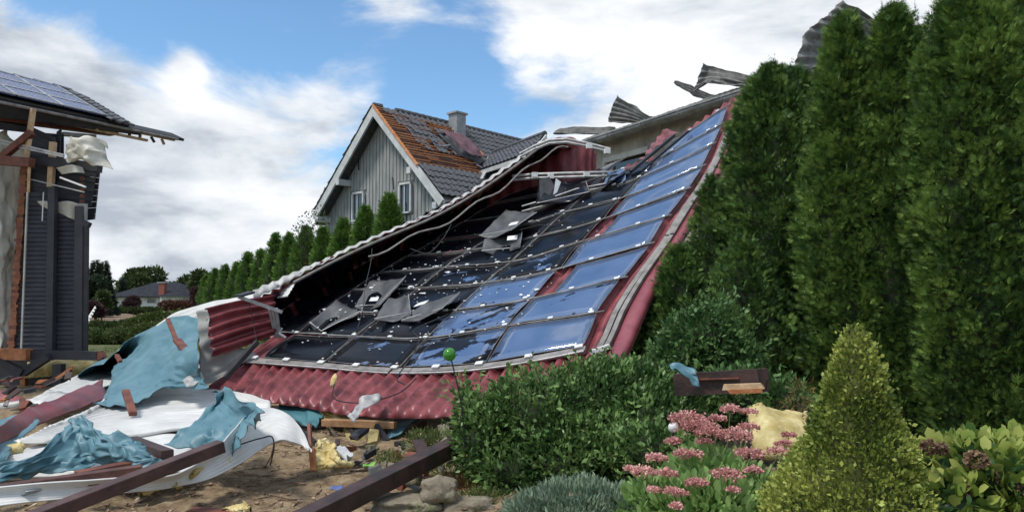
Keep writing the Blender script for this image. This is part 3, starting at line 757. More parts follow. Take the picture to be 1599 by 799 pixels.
# splinters of glass over the broken rows
def shards():
    V, Fs = [], []
    for _ in range(380):
        s = random.uniform(0, 3.2); t = random.triangular(0, 7, 2.2)
        if s > 2.2 and random.random() < .7: continue
        c = rp(s, t, .135); r = random.uniform(.003, .016) * (1 if random.random() < .93 else 2.2); n = 4; a0 = random.uniform(0, 6.28); b = len(V)
        for k in range(n):
            a = a0 + k * 1.57 + random.uniform(-.5, .5); V.append(c + np.array([math.cos(a) * r * 1.6, math.sin(a) * r * 1.1, math.sin(a) * r * .5 + random.uniform(0, .01)]))
        V.append(c + np.array([0, 0, -.008])); Fs += [(b, b + 1, b + 2, b + 3)] + [(b + k, b + 4, b + (k + 1) % 4) for k in range(4)]
    o = obj('glass_shards', V, Fs, M_shard, roof); o['kind'] = 'stuff'
shards()

# cables hanging through the scoop and over the eave
def cable(pts, r=.006, label=None, m=M_cable, name='cable', cat='cable'):
    C = np.array([P(*p) for p in pts]); t = cinterp(C, np.linspace(0, len(pts) - 1, len(pts) * 6))
    return tag(MB().tube(list(t), r, 5).put(name, m, smooth=True), label, cat, 'loose cables')
cable([(581, 388, 12.6), (579, 410, 12.3), (570, 450, 11.9), (567, 480, 11.7), (558, 515, 11.4)], .006, 'thin cable hanging from the rim straight down over the black panels')
cable([(705, 350, 13.2), (690, 375, 13), (668, 395, 12.9), (640, 388, 13.1)], .007, 'short cable looping under the middle of the rim')
cable([(632, 600, 9.2), (620, 590, 9.6), (640, 560, 10.1), (655, 530, 10.5), (648, 515, 10.7), (700, 490, 10.9)], .008, 'bundle of black cable tangled over the cracked lower panels')
cable([(650, 590, 9.5), (625, 612, 9.2), (585, 625, 9.0), (545, 628, 9.0), (520, 620, 9.3), (522, 600, 9.5)], .008, 'cable running loosely along the red ribs above the eave')
cable([(388, 470, 11.4), (395, 500, 11.3), (402, 540, 11.1)], .005, 'thin cable hanging beside the upright red sheet')
cable([(352, 703, 6.5), (385, 690, 6.55), (410, 683, 6.6), (424, 681, 6.6), (428, 697, 6.5), (422, 726, 6.5)], .006, 'thin cable curling over the arched white sheet')
cable([(428, 690, 6.5), (424, 710, 6.55), (414, 728, 6.55)], .005, 'short cable end hanging inside the arched white sheet', M_woodr)
cable([(900, 330, 12.4), (870, 350, 12.4), (840, 352, 12.6), (800, 362, 12.9)], .007, 'cable lying over the black panels below the upper rails')

# torn silver flashing and wool tuft lying on the ribs
sheet('torn_flashing', [[(541, 645, 8.6), (552, 655, 8.5)], [(556, 628, 8.8), (568, 636, 8.7)], [(575, 616, 9.0), (590, 625, 8.9)], [(596, 612, 9.1), (598, 617, 9.1)]], M_alu, 16, 8, wr=(.05, 6, 2), hem=.01)
tag(bpy.data.objects['torn_flashing'], 'crumpled silver flashing strip hanging over the red eave', 'flashing')

# corner frame and upright red sheet at the left end of the roof
fr = thing('broken_roof_frame', 'grey metal frame corner torn loose at the left end of the roof', 'metal frame', P(432, 525, 12.0))
MB().bar(P(372, 463, 11.3), P(440, 487, 11.6), .10, .05).put('rail', M_alu, fr)
for k in range(3): MB().bar(P(421 + 5 * k, 482, 11.6), P(431 + 3 * k, 526, 11.9), .035, .05, (0, 1, 0)).put('post', M_alu, fr)
MB().tube([P(440, 512, 11.8), P(436, 520, 11.8), P(446, 527, 11.8)], .02).put('bracket', M_clip, fr)
up = thing('upright_red_sheet', 'ribbed red sheet with pale back standing on edge at the left end of the roof', 'metal sheet', P(370, 590, 11.2))
sheet('sheet', [[(318, 484, 11.2), (368, 472, 11.6), (428, 462, 12.0)], [(325, 520, 11.0), (372, 503, 11.4), (430, 490, 11.9)], [(332, 556, 10.9), (376, 542, 11.3), (430, 522, 11.8)]], M_redplain, 70, 16, corr=(.07, 4.5, 0), wr=(.01, 2, 2), parent=up)
sheet('pale_back_sheet', [[(309, 486, 11.2), (314, 484, 11.15), (326, 484, 11.1)], [(311, 540, 11.15), (320, 535, 11.1), (334, 530, 11.05)], [(312, 590, 11.0), (345, 575, 11.2), (385, 545, 11.5)], [(312, 603, 10.9), (350, 588, 11.1), (400, 552, 11.5)]], mat('pale grey coated back', (.26, .26, .24), (.38, .38, .35), 3, .5, .1), 60, 16, corr=(.022, 6, 0), wr=(.015, 2, 3), parent=up)
MB().bar(P(352, 590, 10.6), P(402, 533, 10.9), .07, .06).put('trim', M_slated, up)
MB().bar(P(372, 462, 11.1), P(392, 456, 11.6), .12, .03).put('cap', M_slated, up)
# ------------------------------------------------------------------ beige building behind, with its torn fibre cement roof
bh = thing('beige_building', 'beige rendered building with zinc gutter and torn corrugated roof behind the collapsed roof', 'building', (3.5, 18, 0))
GA, GB = P(905, 226, 21.0), P(1175, 140, 15.5)
gd = nrm((GB - GA) * np.array([1, 1, 0])); gn = np.array([gd[1], -gd[0], 0])  # toward viewer side
if gn[1] > 0: gn = -gn
def onwall(u, v, ref=GA, inset=.35, push=0.0):
    """point of the wall plane seen at u, v"""
    o = np.array([0, 0, EYE]); r = P(u, v, 10) - o; w0 = ref - gn * inset; k = np.dot(w0 - o, gn) / np.dot(r, gn); return o + r * k + gn * push
zt = GA[2] + .05
L_ = 10.0
wl0 = (GA - gn * .35) - gd * .1; wl1 = wl0 + gd * L_
# wall face in pieces round the window opening
wu = [np.dot(onwall(948, 262) - wl0, gd), np.dot(onwall(1010, 262) - wl0, gd)]
wz = [onwall(960, 282)[2], onwall(960, 250)[2]]
def wallpiece(a, b_, z0, z1):
    p = [wl0 + gd * a, wl0 + gd * b_]; q = [x - gn * .3 for x in p]
    f = lambda x, z: np.array([x[0], x[1], z])
    MB().prism([f(p[0], z0), f(p[1], z0), f(q[1], z0), f(q[0], z0)], [f(p[0], z1), f(p[1], z1), f(q[1], z1), f(q[0], z1)]).put('wall', M_render, bh)
wallpiece(0, L_, -.2, wz[0]); wallpiece(0, wu[0], wz[0] + .002, wz[1]); wallpiece(wu[1], L_, wz[0] + .002, wz[1]); wallpiece(0, L_, wz[1] + .002, zt)
side = np.array([wl0[0], wl0[1], 0]); MB().prism([side, side - gn * 9, side - gn * 9 + gd * .3, side + gd * .3], [x + np.array([0, 0, zt]) for x in (side, side - gn * 9, side - gn * 9 + gd * .3, side + gd * .3)]).put('wall', M_render, bh)
rs_ = side + gd * (L_ - .3); MB().prism([rs_ - gn * .31, rs_ - gn * 9, rs_ - gn * 9 + gd * .3, rs_ - gn * .31 + gd * .3], [x + np.array([0, 0, zt - .01]) for x in (rs_ - gn * .31, rs_ - gn * 9, rs_ - gn * 9 + gd * .3, rs_ - gn * .31 + gd * .3)]).put('wall', M_render, bh)
bk_ = side - gn * 9; MB().prism([bk_ + gd * .31, bk_ - gn * .3 + gd * .31, bk_ - gn * .3 + gd * (L_ - .31), bk_ + gd * (L_ - .31)], [x + np.array([0, 0, zt - .02]) for x in (bk_ + gd * .31, bk_ - gn * .3 + gd * .31, bk_ - gn * .3 + gd * (L_ - .31), bk_ + gd * (L_ - .31))]).put('wall', M_render, bh)
def wpt(a, z, push=0.0): p = wl0 + gd * a + gn * push; return np.array([p[0], p[1], z])
wf = MB()
wf.bar(wpt(wu[0] - .1, wz[1] + .05, .02), wpt(wu[1] + .1, wz[1] + .05, .02), .08, .14); wf.bar(wpt(wu[0] - .06, wz[0], .02), wpt(wu[0] - .06, wz[1], .02), .08, .12, gn)
wfo = wf.put('window', mat('pale stone window surround', (.42, .40, .36), (.52, .50, .45), 4, .8, .1), bh)
MB().bar(wpt(wu[0] + .05, (wz[0] + wz[1]) / 2, -.12), wpt(wu[1], (wz[0] + wz[1]) / 2, -.12), .02, wz[1] - wz[0]).put('pane', M_glassd, wfo)
MB().bar(wpt(wu[0] + .12, wz[0], -.07), wpt(wu[0] + .12, wz[1], -.07), .05, .06, gn).put('frame', M_trimw, wfo)
# gutter: half round channel with joints, and its bead
def gutter():
    n, V, Fs = 9, [], []
    g0 = GA + gn * .05; g1 = GA + gd * 8.2 + gn * .05; m_ = 30
    for i in range(m_ + 1):
        c = g0 + (g1 - g0) * i / m_ + np.array([0, 0, .03 * mn.noise(Vector((i * .3, 0, 0)))])
        for k in range(n):
            a = math.pi * k / (n - 1); V.append(c + gn * (-math.cos(a) * .13) + np.array([0, 0, -math.sin(a) * .14]))
    for i in range(m_):
        for k in range(n - 1): Fs.append((i * n + k, i * n + k + 1, (i + 1) * n + k + 1, (i + 1) * n + k))
    g = obj('gutter', V, Fs, M_gutter, bh, smooth=True, solid=.006)
    for i in range(0, m_, 5):
        c = g0 + (g1 - g0) * (i + .5) / m_
        MB().tube([c + gn * (-math.cos(a) * .138) + np.array([0, 0, -math.sin(a) * .148]) for a in np.linspace(0, math.pi, 9)], .014, 5).put('bracket', M_gutter, g)
    MB().tube([g0 + gn * .135, g1 + gn * .135], .014, 6).put('bead', M_gutter, g)
gutter()
# what is left of the roof skin: ragged first course above the gutter
up_ = nrm(-gn * .9 + np.array([0, 0, .42]))
E0 = GA + np.array([0, 0, .06])
def course(a, b_, depth, k, lift=0.0):
    n = int((b_ - a) / .177 * 8); V = []; xs = np.linspace(a, b_, n)
    rows = 5; rag = [depth * (1 + .25 * mn.noise(Vector((x * 3.1, k, 0)))) for x in xs]
    nn = np.cross(gd, up_); nn = nn if nn[2] > 0 else -nn
    G = np.array([[E0 + gd * x + up_ * (rag[i] * r / (rows - 1)) + nn * (.028 * math.sin(x / .177 * 6.283) + lift * r / (rows - 1)) for i, x in enumerate(xs)] for r in range(rows)])
    obj('roof_sheet', G.reshape(-1, 3), gfaces(rows, n), M_etern, bh, smooth=True, solid=.009)
for k, (a, b_, dp) in enumerate([(-.25, .9, .5), (.92, 2.0, .35), (2.02, 3.1, .30), (3.12, 4.2, .5), (4.22, 6.5, .8), (6.52, 9.5, 1.6)]): course(a, b_, dp, k)
for k in range(7):
    a = E0 + gd * (k * 1.15 + .2) + up_ * .05 - np.array([0, 0, .12]); MB().bar(a, a + up_ * .35, .08, .12).put('rafter', M_woodd, bh)
MB().bar(E0 + up_ * .3 + gd * .0 - np.array([0, 0, .1]), E0 + up_ * .3 + gd * 10 - np.array([0, 0, .1]), .1, .1).put('purlin', M_woodd, bh)
def tornsheet(ctrl, label, k, n, ny=60, sub=14, ax=1):
    o = sheet('torn_sheet', ctrl, M_etern, sub if ax == 1 else ny, ny if ax == 1 else sub, corr=(.06, n, ax), wr=(.02, 1.7, k), solid=.012, sharp=.5, hem=.012)
    tag(o, label, 'roof sheet', 'torn fibre cement sheets')
tornsheet([[(948, 192, 20.20), (953, 172, 20.20), (965, 154, 20.20)], [(978, 192, 20.10), (983, 180, 20.10), (990, 168, 20.20)], [(1010, 196, 20.00), (1014, 192, 20.00), (1018, 186, 20.00)]], 'fan shaped torn corrugated sheet sticking up left of the gutter', 1, 5)
tornsheet([[(1054, 125, 17.90), (1056, 129, 17.80)], [(1082, 134, 17.80), (1078, 144, 17.70)], [(1114, 150, 17.70), (1108, 158, 17.60)]], 'small torn corrugated sheet lying left of the bent one', 2, 3)
tornsheet([[(1084, 146, 17.00), (1090, 125, 17.10), (1098, 102, 17.20)], [(1100, 132, 17.00), (1106, 122, 17.10), (1112, 106, 17.20)], [(1103, 130, 16.90), (1135, 124, 16.40), (1145, 114, 16.50)], [(1160, 136, 16.10), (1175, 133, 16.20), (1184, 126, 16.30)]], 'bent torn corrugated sheet folded over above the gutter', 3, 4)
tornsheet([[(1242, 118, 14.10), (1243, 90, 14.20), (1262, 50, 14.30), (1290, 25, 14.40), (1314, 4, 14.50)], [(1290, 118, 14.40), (1300, 92, 14.60), (1318, 62, 14.70), (1338, 36, 14.70), (1345, 20, 14.70)], [(1345, 122, 14.80), (1352, 100, 14.90), (1365, 76, 14.90), (1378, 58, 14.90), (1388, 44, 14.90)]], 'large dark corrugated sheet torn up behind the tallest thuja pair', 4, 8, ny=110)
tornsheet([[(864, 209, 21.20), (870, 203, 21.50)], [(900, 210, 21.10), (905, 201, 21.40)], [(955, 209, 20.90), (960, 201, 21.20)]], 'flat corrugated sheet on the left end of the beige building', 5, 3)
MB().bar(P(1185, 140, 15.6), P(1198, 118, 15.6), .12, .06).put('ridge_flashing', M_trimw, bh)
o_ = sheet('torn_red_sheet', [[(1220, 132, 14.2), (1232, 110, 14.3)], [(1234, 134, 14.1), (1240, 112, 14.2)]], M_red, 12, 10, corr=(.03, 2, 0)); tag(o_, 'small red sheet end poking up behind the lower thuja', 'metal sheet')
MB().bar(P(1236, 122, 14.5), P(1300, 105, 14.8), .10, .10).put('purlin', M_etern, bh)

# ------------------------------------------------------------------ grey gable house
gh = thing('gable_house', 'grey timber clad house with stripped battens and anthracite tiles on its gable roof', 'house', (-4, 31, 0))
cR = np.array([-2.2, 28.0, 0]); wdir = nrm(np.array([-5.77, 5.0, 0])); hn = np.array([-.655, -.756, 0]); WID = 7.63
EZ, AZ = 5.25, 9.15
back = -hn
def hp(a, z, out=0.0): p = cR + wdir * a + hn * out; return np.array([p[0], p[1], z])
half = WID / 2
def ztop(a): return EZ + (AZ - EZ) * (1 - abs(a - half) / half)
V = [hp(0, -.2), hp(WID, -.2), hp(WID, EZ), hp(half, AZ), hp(0, EZ)]; V2 = [v + back * 11 for v in V]
obj('wall', V + V2, [(0, 1, 2, 3, 4), (9, 8, 7, 6, 5)] + [(k, (k + 1) % 5, 5 + (k + 1) % 5, 5 + k) for k in (0, 1, 4)], M_greyw, gh)
cl = MB()
wins = [(2.15, 2.8, 5.0, 6.15), (5.05, 5.75, 4.9, 6.05)]
a = .02; k = 0
while a < WID - .05:
    w = .20; zt_ = min(ztop(a + .01), ztop(min(a + w, WID) - .01)) - .12
    zz = [(0, 4.5), (4.53, zt_)]
    for z0, z1 in zz:
        segs = [(z0, z1)]
        for (x0, x1, y0, y1) in wins:
            if a + w > x0 - .1 and a < x1 + .1 and z1 > y0: segs = [(z0, y0 - .1), (y1 + .1, z1)]
        for s0, s1 in segs:
            if s1 > s0: cl.bar(hp(a + w / 2, s0, .02 + .012 * (k % 2)), hp(a + w / 2, s1, .02 + .012 * (k % 2)), .06 if k % 2 else .03, w * (.72 if k % 2 else 1.0), wdir)
    a += w * .52; k += 1
o_ = cl.put('cladding', M_greyw, gh); o_['kind'] = 'stuff'
for (x0, x1, y0, y1) in wins:
    fr_ = MB(); fr_.bar(hp(x0, y1, .09), hp(x1, y1, .09), .1, .09).bar(hp(x0, y0, .11), hp(x1, y0, .11), .18, .06).bar(hp(x0, y0 + .04, .09), hp(x0, y1 - .05, .09), .1, .08, wdir).bar(hp(x1, y0 + .04, .09), hp(x1, y1 - .05, .09), .1, .08, wdir)
    w_ = fr_.put('window', M_trimw, gh)
    MB().bar(hp((x0 + x1) / 2, y0 + .03, .06), hp((x0 + x1) / 2, y1 - .05, .06), .02, x1 - x0 - .08, wdir).put('pane', M_glassd, w_)
    MB().bar(hp((x0 + x1) / 2 + .05, y0 + .03, .085), hp((x0 + x1) / 2 + .05, y1 - .05, .085), .04, .05, wdir).put('mullion', M_trimw, w_)
for x, y in ((2.4, 4.6), (3.2, 6.0), (3.0, 4.9), (5.4, 7.0)):
    MB().bar(hp(x, y, .075), hp(x + .05, y + .8 * random.uniform(.4, 1), .075), .02, .07, wdir).put('scratch', M_slated if x != 3.0 else M_redplain, gh)
OV = .62; e_r = 0.35
rz = AZ + .18
slopeR = np.array([*(-wdir[:2] * half), -(AZ - EZ)]); slopeR = nrm(slopeR)      # down the right side
slopeL = nrm(np.array([*(wdir[:2] * half), -(AZ - EZ)]))
SLEN = math.hypot(half, AZ - EZ) + .28
apex = hp(half, rz, OV)
def rpR(along, down, h=0.0):
    n = np.cross(back, slopeR); n = n if n[2] > 0 else -n
    return apex + back * along + slopeR * down + n * h
def rpL(along, down, h=0.0):
    n = np.cross(back, slopeL); n = n if n[2] > 0 else -n
    return apex + back * along + slopeL * down + n * h
for fn, nm in ((rpR, 'right'), (rpL, 'left')):
    MB().prism([fn(0, 0, -.14), fn(11.4, 0, -.14), fn(11.4, SLEN, -.14), fn(0, SLEN, -.14)], [fn(0, 0, -.02), fn(11.4, 0, -.02), fn(11.4, SLEN, -.02), fn(0, SLEN, -.02)]).put('roof_deck', M_tiled if nm == 'right' else M_tile, gh)
for fn in (rpR, rpL):
    MB().prism([fn(-.03, .02, -.30), fn(.05, .02, -.30), fn(.05, SLEN, -.30), fn(-.03, SLEN, -.30)], [fn(-.03, .02, .0), fn(.05, .02, .0), fn(.05, SLEN, 0), fn(-.03, SLEN, 0)]).put('bargeboard', M_trimw if fn is rpL else M_trimw, gh)
    for d_ in (SLEN * .62, SLEN * .97):
        MB().bar(fn(-.08, d_, -.42), fn(.7, d_, -.42), .2, .24).put('purlin_end', M_trimw, gh)
MB().bar(rpR(-.05, .02, .02), rpR(-.05, SLEN * .66, .02), .10, .06).put('verge_board', M_batten, gh)
MB().bar(rpR(0, SLEN + .03, -.06), rpR(7.5, SLEN + .03, -.06), .14, .12).put('gutter', M_gutter, gh)
for k in range(5): MB().bar(rpR(.5 + k * .9, SLEN - .5, -.25), rpR(.5 + k * .9, SLEN, -.25), .10, .14).put('rafter_end', M_trimw, gh)
# tiles
TW, TH = .30, .36
def tile_mesh(V, Fs, o, ax, dn, nn, jit=0.0):
    """rolled concrete tile: one hump, lower edge lifted"""
    b = len(V); prof = [(0, .012), (.25, .05), (.5, .012), (.78, .0), (1, .012)]
    r = random.uniform(-jit, jit)
    for v_, lift in ((0, 0.0), (1.12, .03)):
        for u_, h in prof: V.append(o + ax * (u_ * TW) + dn * (v_ * TH + r * u_ * .2) + nn * (h + lift + r * v_))
    for u_, h in prof: V.append(o + ax * (u_ * TW) + dn * (1.12 * TH + r * u_ * .2) + nn * (h - .01 + r))
    for k in range(4): Fs += [(b + k, b + k + 1, b + 6 + k, b + 5 + k), (b + 5 + k, b + 6 + k, b + 11 + k, b + 10 + k)]
nR = rpR(0, 0, 1) - rpR(0, 0, 0)
V0, F0 = [], []; tile_mesh(V0, F0, np.zeros(3), back, slopeR, nR)
tmesh = None
hole = lambda al, dn: (dn < 3.55 and al < .15 + dn * .38 + .35 * mn.noise(Vector((al * 2, dn * 2, 0)))) or (2.3 < dn < 3.6 and al < 4.3 - (dn - 2.5) * .4 + .4 * mn.noise(Vector((dn * 4, al, 1))) and al < 3.6) \
    or (.2 < dn < .75 and 2.4 < al < 4.3 + .3 * mn.noise(Vector((dn * 8, 3, 1)))) or (mn.noise(Vector((al * 2.3, dn * 2.3, 7))) > .42 and al < 3.5 and dn < 3) or (1.9 < dn < 2.4 and 6.6 < al < 7.3)
cnt = 0; RV, RF = [], []
rows = int(SLEN / TH)
cells = [(r, c) for c in range(36) for r in range(rows)]
for r, c in cells:
    al, dn = c * TW + .02, r * TH + .05
    if hole(al, dn) or al > 10.9: continue
    p = rpR(al, dn, .03)
    if cnt < 300:
        jit = random.uniform(-.015, .015)
        if tmesh is None:
            t0_ = obj('tile', [v + p for v in np.array(V0)], F0, M_tile, gh); tmesh = t0_; tp = p
            o_ = t0_
        else:
            o_ = copyp(tmesh, gh, p - tp + nR * abs(jit))
            if random.random() < .10 and al < 4.5: o_.location = Vector(o_.location) + Vector(slopeR * random.uniform(.03, .12) + nR * .03)
        cnt += 1
    else: tile_mesh(RV, RF, p, back, slopeR, nR, .008)
o_ = obj('far_tiles', RV, RF, M_tile, gh); o_['kind'] = 'stuff'
VL, FL = [], []; nL = rpL(0, 0, 1) - rpL(0, 0, 0)
for r in range(rows):
    for c in range(3): tile_mesh(VL, FL, rpL(c * TW - .06, r * TH + .03, .05 + .04 * mn.noise(Vector((r * .9, 0, 2)))), back, slopeL, nL, .03)
o_ = obj('verge_tiles', VL, FL, mat('pale tile edge', (.20, .21, .21), (.33, .34, .34), 4, .6, .2), gh); o_['kind'] = 'stuff'
# battens where tiles are gone
for r in range(0, 24):
    dn = r * .165 + .12
    seg = []
    al = -.02
    while al < 4.6:
        if hole(al, dn): seg.append(al)
        al += .1
    if not seg: continue
    a0, a1 = min(seg), max(seg) + .2
    s0 = a0
    while s0 < a1:
        s1 = min(s0 + random.uniform(.8, 1.7), a1)
        MB().bar(rpR(s0 - .02, dn + random.uniform(-.02, .02), .035), rpR(s1, dn + random.uniform(-.05, .05), .035 + random.uniform(0, .04)), .05, .04).put('batten', M_batten if random.random() < .7 else M_woodr, gh)
        s0 = s1 + .01
for k in range(5): MB().bar(rpR(.1 + k * .8, .05, .005), rpR(.1 + k * .8, 3.7, .005), .05, .03).put('counter_batten', M_woodr, gh)
# ridge tiles
for k in range(28):
    a_ = apex + back * (k * .38) + np.array([0, 0, .02]); mb = MB()
    if k in (1, 2): continue
    mb.tube([a_, a_ + back * .40], .12, 8, rs=[.105, .125]); mb.put('ridge_tile', M_tile, gh)
# chimney
cp = rpR(4.25, .62, 0); cz = np.array([0, 0, 1])
Bq = lambda z, s: [cp + (back * x + np.array([-wdir[0], -wdir[1], 0]) * y) * s * .5 + np.array([0, 0, z]) for x, y in ((-.56, -.5), (.56, -.5), (.56, .5), (-.56, .5))]
ch = MB().prism(Bq(-.8, 1), Bq(.78, 1)).put('chimney', M_chim, gh)
MB().prism(Bq(.78, 1.25), Bq(.86, 1.25)).put('cap', M_chim, ch)
# roof light torn open: reddish sheet flung on the tiles
C = [[rpR(2.9, .95, .14), rpR(4.2, 1.0, .20)], [rpR(2.95, 1.6, .22), rpR(4.25, 1.6, .26)], [rpR(3.2, 2.6, .12), rpR(4.4, 2.5, .18)]]
sheet('roof_patch', C, mat('weathered maroon sheet', (.09, .035, .045), (.17, .085, .10), 3, .6, .1), 20, 20, wr=(.03, 2, 1), parent=gh, px=False)
C = [[rpR(2.6, 1.5, .1), rpR(2.9, 1.5, .25)], [rpR(3.0, 2.7, .1), rpR(3.2, 2.6, .3)], [rpR(4.3, 3.0, .08), rpR(4.5, 2.7, .12)]]
sheet('roof_patch', C, M_slated, 20, 10, wr=(.05, 3, 2), parent=gh, px=False)
MB().bar(rpR(2.35, 2.15, .1), rpR(3.0, 1.95, .16), .07, .04).put('loose_batten', M_trimw, gh)
MB().bar(rpR(2.9, 4.3, .2), rpR(4.0, 3.3, .35), .12, .08).put('loose_gutter', M_alu, gh)
for k in range(46):
    al, dn = random.gauss(4.7, .65), random.gauss(3.7, .55)
    c = rpR(al, dn, .1); m_ = random.choice([M_tile, M_tile, M_etern, M_redplain, M_alu, M_woodo, M_slated])
    MB().bar(c, c + np.array([random.uniform(-.3, .3), random.uniform(-.3, .3), random.uniform(-.1, .25)]), random.uniform(.05, .22), .03, rag=.04).put('roof_rubble', m_, gh)
# cross wing roof on the right
wz_ = 7.15
Wr0, Wr1 = P(760, 240, 34), P(852, 210, 29.5)     # ridge
We0, We1 = P(752, 270, 31.2), P(828, 240, 27.6)   # eave (left side)
Wr0[2] = Wr1[2]; We0[2] = We1[2]
un = nrm(Wr1 - Wr0); Wr0 = Wr0 - un * 1.5
nw = np.cross(We1 - Wr1, Wr0 - Wr1); nw = nrm(nw); nw = nw if nw[2] > 0 else -nw
Wx0 = Wr0 + (We1 - Wr1) ; Wx1 = We1
oth = Wr1 + (Wr1 - We1) * np.array([1, 1, -1])
MB().prism([Wr0, Wr1, Wx1, Wx0], [x - nw * .12 for x in (Wr0, Wr1, Wx1, Wx0)]).put('wing_roof_deck', M_tiled, gh)
q = [Wr0, Wr1, oth, oth + (Wr0 - Wr1)]; MB().prism(q, [x - np.array([0, 0, .12]) for x in q]).put('wing_roof_deck', M_tiled, gh)
VV, FF = [], []; ds = We1 - Wr1; dl = np.linalg.norm(ds); ds = ds / dl; ln = np.linalg.norm(Wr1 - Wr0)
for r in range(int(dl / TH)):
    for c in range(int(ln / TW)): tile_mesh(VV, FF, Wr1 - un * ((c + 1) * TW) + ds * (r * TH + .02) + nw * .03, un, ds, nw, .008)
o_ = obj('wing_tiles', VV, FF, M_tile, gh); o_['kind'] = 'stuff'
MB().tube([Wr0 + nw * .05, Wr1 + nw * .05], .11, 8).put('ridge_tile', M_tile, gh)
MB().bar(Wr1 + un * .05 - np.array([0, 0, .12]), We1 + un * .05 - np.array([0, 0, .12]), .05, .22).put('bargeboard', M_trimw, gh)
MB().bar(Wx1 - np.array([0, 0, .1]), Wx0 - np.array([0, 0, .1]), .10, .16).put('fascia', M_trimw, gh)
wv = [Wx1 - un * .4 - np.array([0, 0, .2]), Wx0 - np.array([0, 0, .2])]
inn = nrm((oth - We1) * np.array([1, 1, 0])) * .35
MB().prism([wv[0] + inn, wv[1] + inn, wv[1] + inn * 2, wv[0] + inn * 2], [np.array([x[0], x[1], 0]) for x in (wv[0] + inn, wv[1] + inn, wv[1] + inn * 2, wv[0] + inn * 2)]).put('wall', M_greyw, gh)
# dark far roof peeking out left of the gable
MB().bar(P(500, 345, 37), P(516, 300, 35), .5, .5).put('rear_roof_edge', M_tile, gh)

# ------------------------------------------------------------------ far bungalow
bg_ = thing('bungalow', 'white bungalow with slate hipped roof far across the field', 'house', P(240, 478, 115) * np.array([1, 1, 0]))
bx0, bx1, by0, by1, bz = P(173, 470, 112)[0], P(306, 470, 112)[0], 112, 122, P(240, 462.5, 112)[2]
def bbox(x0, x1, y0, y1, z0, z1): return MB().prism([(x0, y0, z0), (x1, y0, z0), (x1, y1, z0), (x0, y1, z0)], [(x0, y0, z1), (x1, y0, z1), (x1, y1, z1), (x0, y1, z1)])
bbox(bx0 + .6, bx1 - .6, by0, by1, -.8, bz).put('wall', M_bwall, bg_)
bbox(P(252, 470, 111)[0], P(300, 470, 111)[0], 110.6, 113, -.8, bz - .02).put('wall', M_bwall, bg_)
ez = bz; tz = P(230, 441, 117)[2]
V = [(bx0 - .3, by0 - 1, ez), (bx1 + .3, by0 - 1, ez), (bx1 + .3, by1, ez), (bx0 - .3, by1, ez), (bx0 + 4.0, by0 + 4.8, tz), (bx1 - 4.6, by0 + 4.8, tz), (bx0 - .3, by0 - 1, ez - .15), (bx1 + .3, by0 - 1, ez - .15), (bx1 + .3, by1, ez - .15), (bx0 - .3, by1, ez - .15)]
obj('roof', V, [(0, 1, 5, 4), (1, 2, 5), (2, 3, 4, 5), (3, 0, 4), (6, 7, 1, 0), (7, 8, 2, 1), (9, 6, 0, 3), (9, 8, 7, 6)], M_broof, bg_)
x0_, x1_ = P(247, 470, 110)[0], P(309, 470, 110)[0]; rr = P(268, 444, 112)[2]
V = [(x0_, 109.8, ez - .06), (x1_, 109.8, ez - .06), (x1_, 116, ez - .06), (x0_, 116, ez - .06), ((x0_ + x1_) / 2, 113.2, rr), ((x0_ + x1_) / 2 + .5, 116, rr)]
obj('roof', V, [(0, 1, 4), (1, 2, 5, 4), (3, 0, 4, 5), (2, 3, 5), (3, 2, 1, 0)], M_broof, bg_)
cc = P(254, 448, 112); bbox(cc[0] - .4, cc[0] + .4, 111.6, 112.6, bz, P(254, 441.5, 112)[2]).put('chimney', M_brick, bg_)
bbox(cc[0] - .65, cc[0] + .65, 111.5, 112.7, P(254, 441.4, 112)[2], P(254, 440.3, 112)[2]).put('chimney_cap', M_trimw, bg_)
for u0, u1, v0, v1, dd in ((230, 242, 466.5, 472.5, 111.9), (177, 181, 467, 474, 111.9), (286, 291, 466, 472, 110.5), (205, 210, 467, 473, 111.9)):
    p0, p1 = P(u0, v1, dd), P(u1, v0, dd)
    w_ = bbox(p0[0] - .08, p1[0] + .08, dd - .03, dd + .05, p0[2] - .08, p1[2] + .08).put('window', M_trimw, bg_)
    bbox(p0[0], p1[0], dd - .05, dd + .02, p0[2], p1[2]).put('pane', M_glassd, w_)

# ------------------------------------------------------------------ damaged slate grey house on the left
lh = thing('damaged_house', 'dark grey clad house torn open under its overhanging roof with solar panels', 'house', P(70, 600, 15))
def LP(u, v, d): return P(u, v, d)
# siding panels with laps (real boards, too thin to single out)
def siding(u0b, u1b, u0t, u1t, vb, vt, d, n, name='siding'):
    mb = MB()
    for k in range(n):
        f0, f1 = k / n, (k + 1) / n
        a0 = P(u0b + (u0t - u0b) * f0, vb + (vt - vb) * f0, d); a1 = P(u1b + (u1t - u1b) * f0, vb + (vt - vb) * f0, d)
        b0 = P(u0b + (u0t - u0b) * f1, vb + (vt - vb) * f1, d); b1 = P(u1b + (u1t - u1b) * f1, vb + (vt - vb) * f1, d)
        o1 = np.array([0, -.035 + random.uniform(-.004, .004), 0]); o2 = np.array([0, -.006, 0]); bk = np.array([0, .05, 0])
        mb.prism([a0 + o1, a1 + o1, a1 + bk, a0 + bk], [b0 + o2, b1 + o2, b1 + bk, b0 + bk])
    o = mb.put(name, M_slate, lh); o['kind'] = 'stuff'; return o
siding(26, 78, 36, 82, 552, 300, 15.0, 36); siding(78, 122, 84, 124, 550, 318, 15.0, 33); siding(122, 132, 123, 133, 551, 350, 15.15, 30)
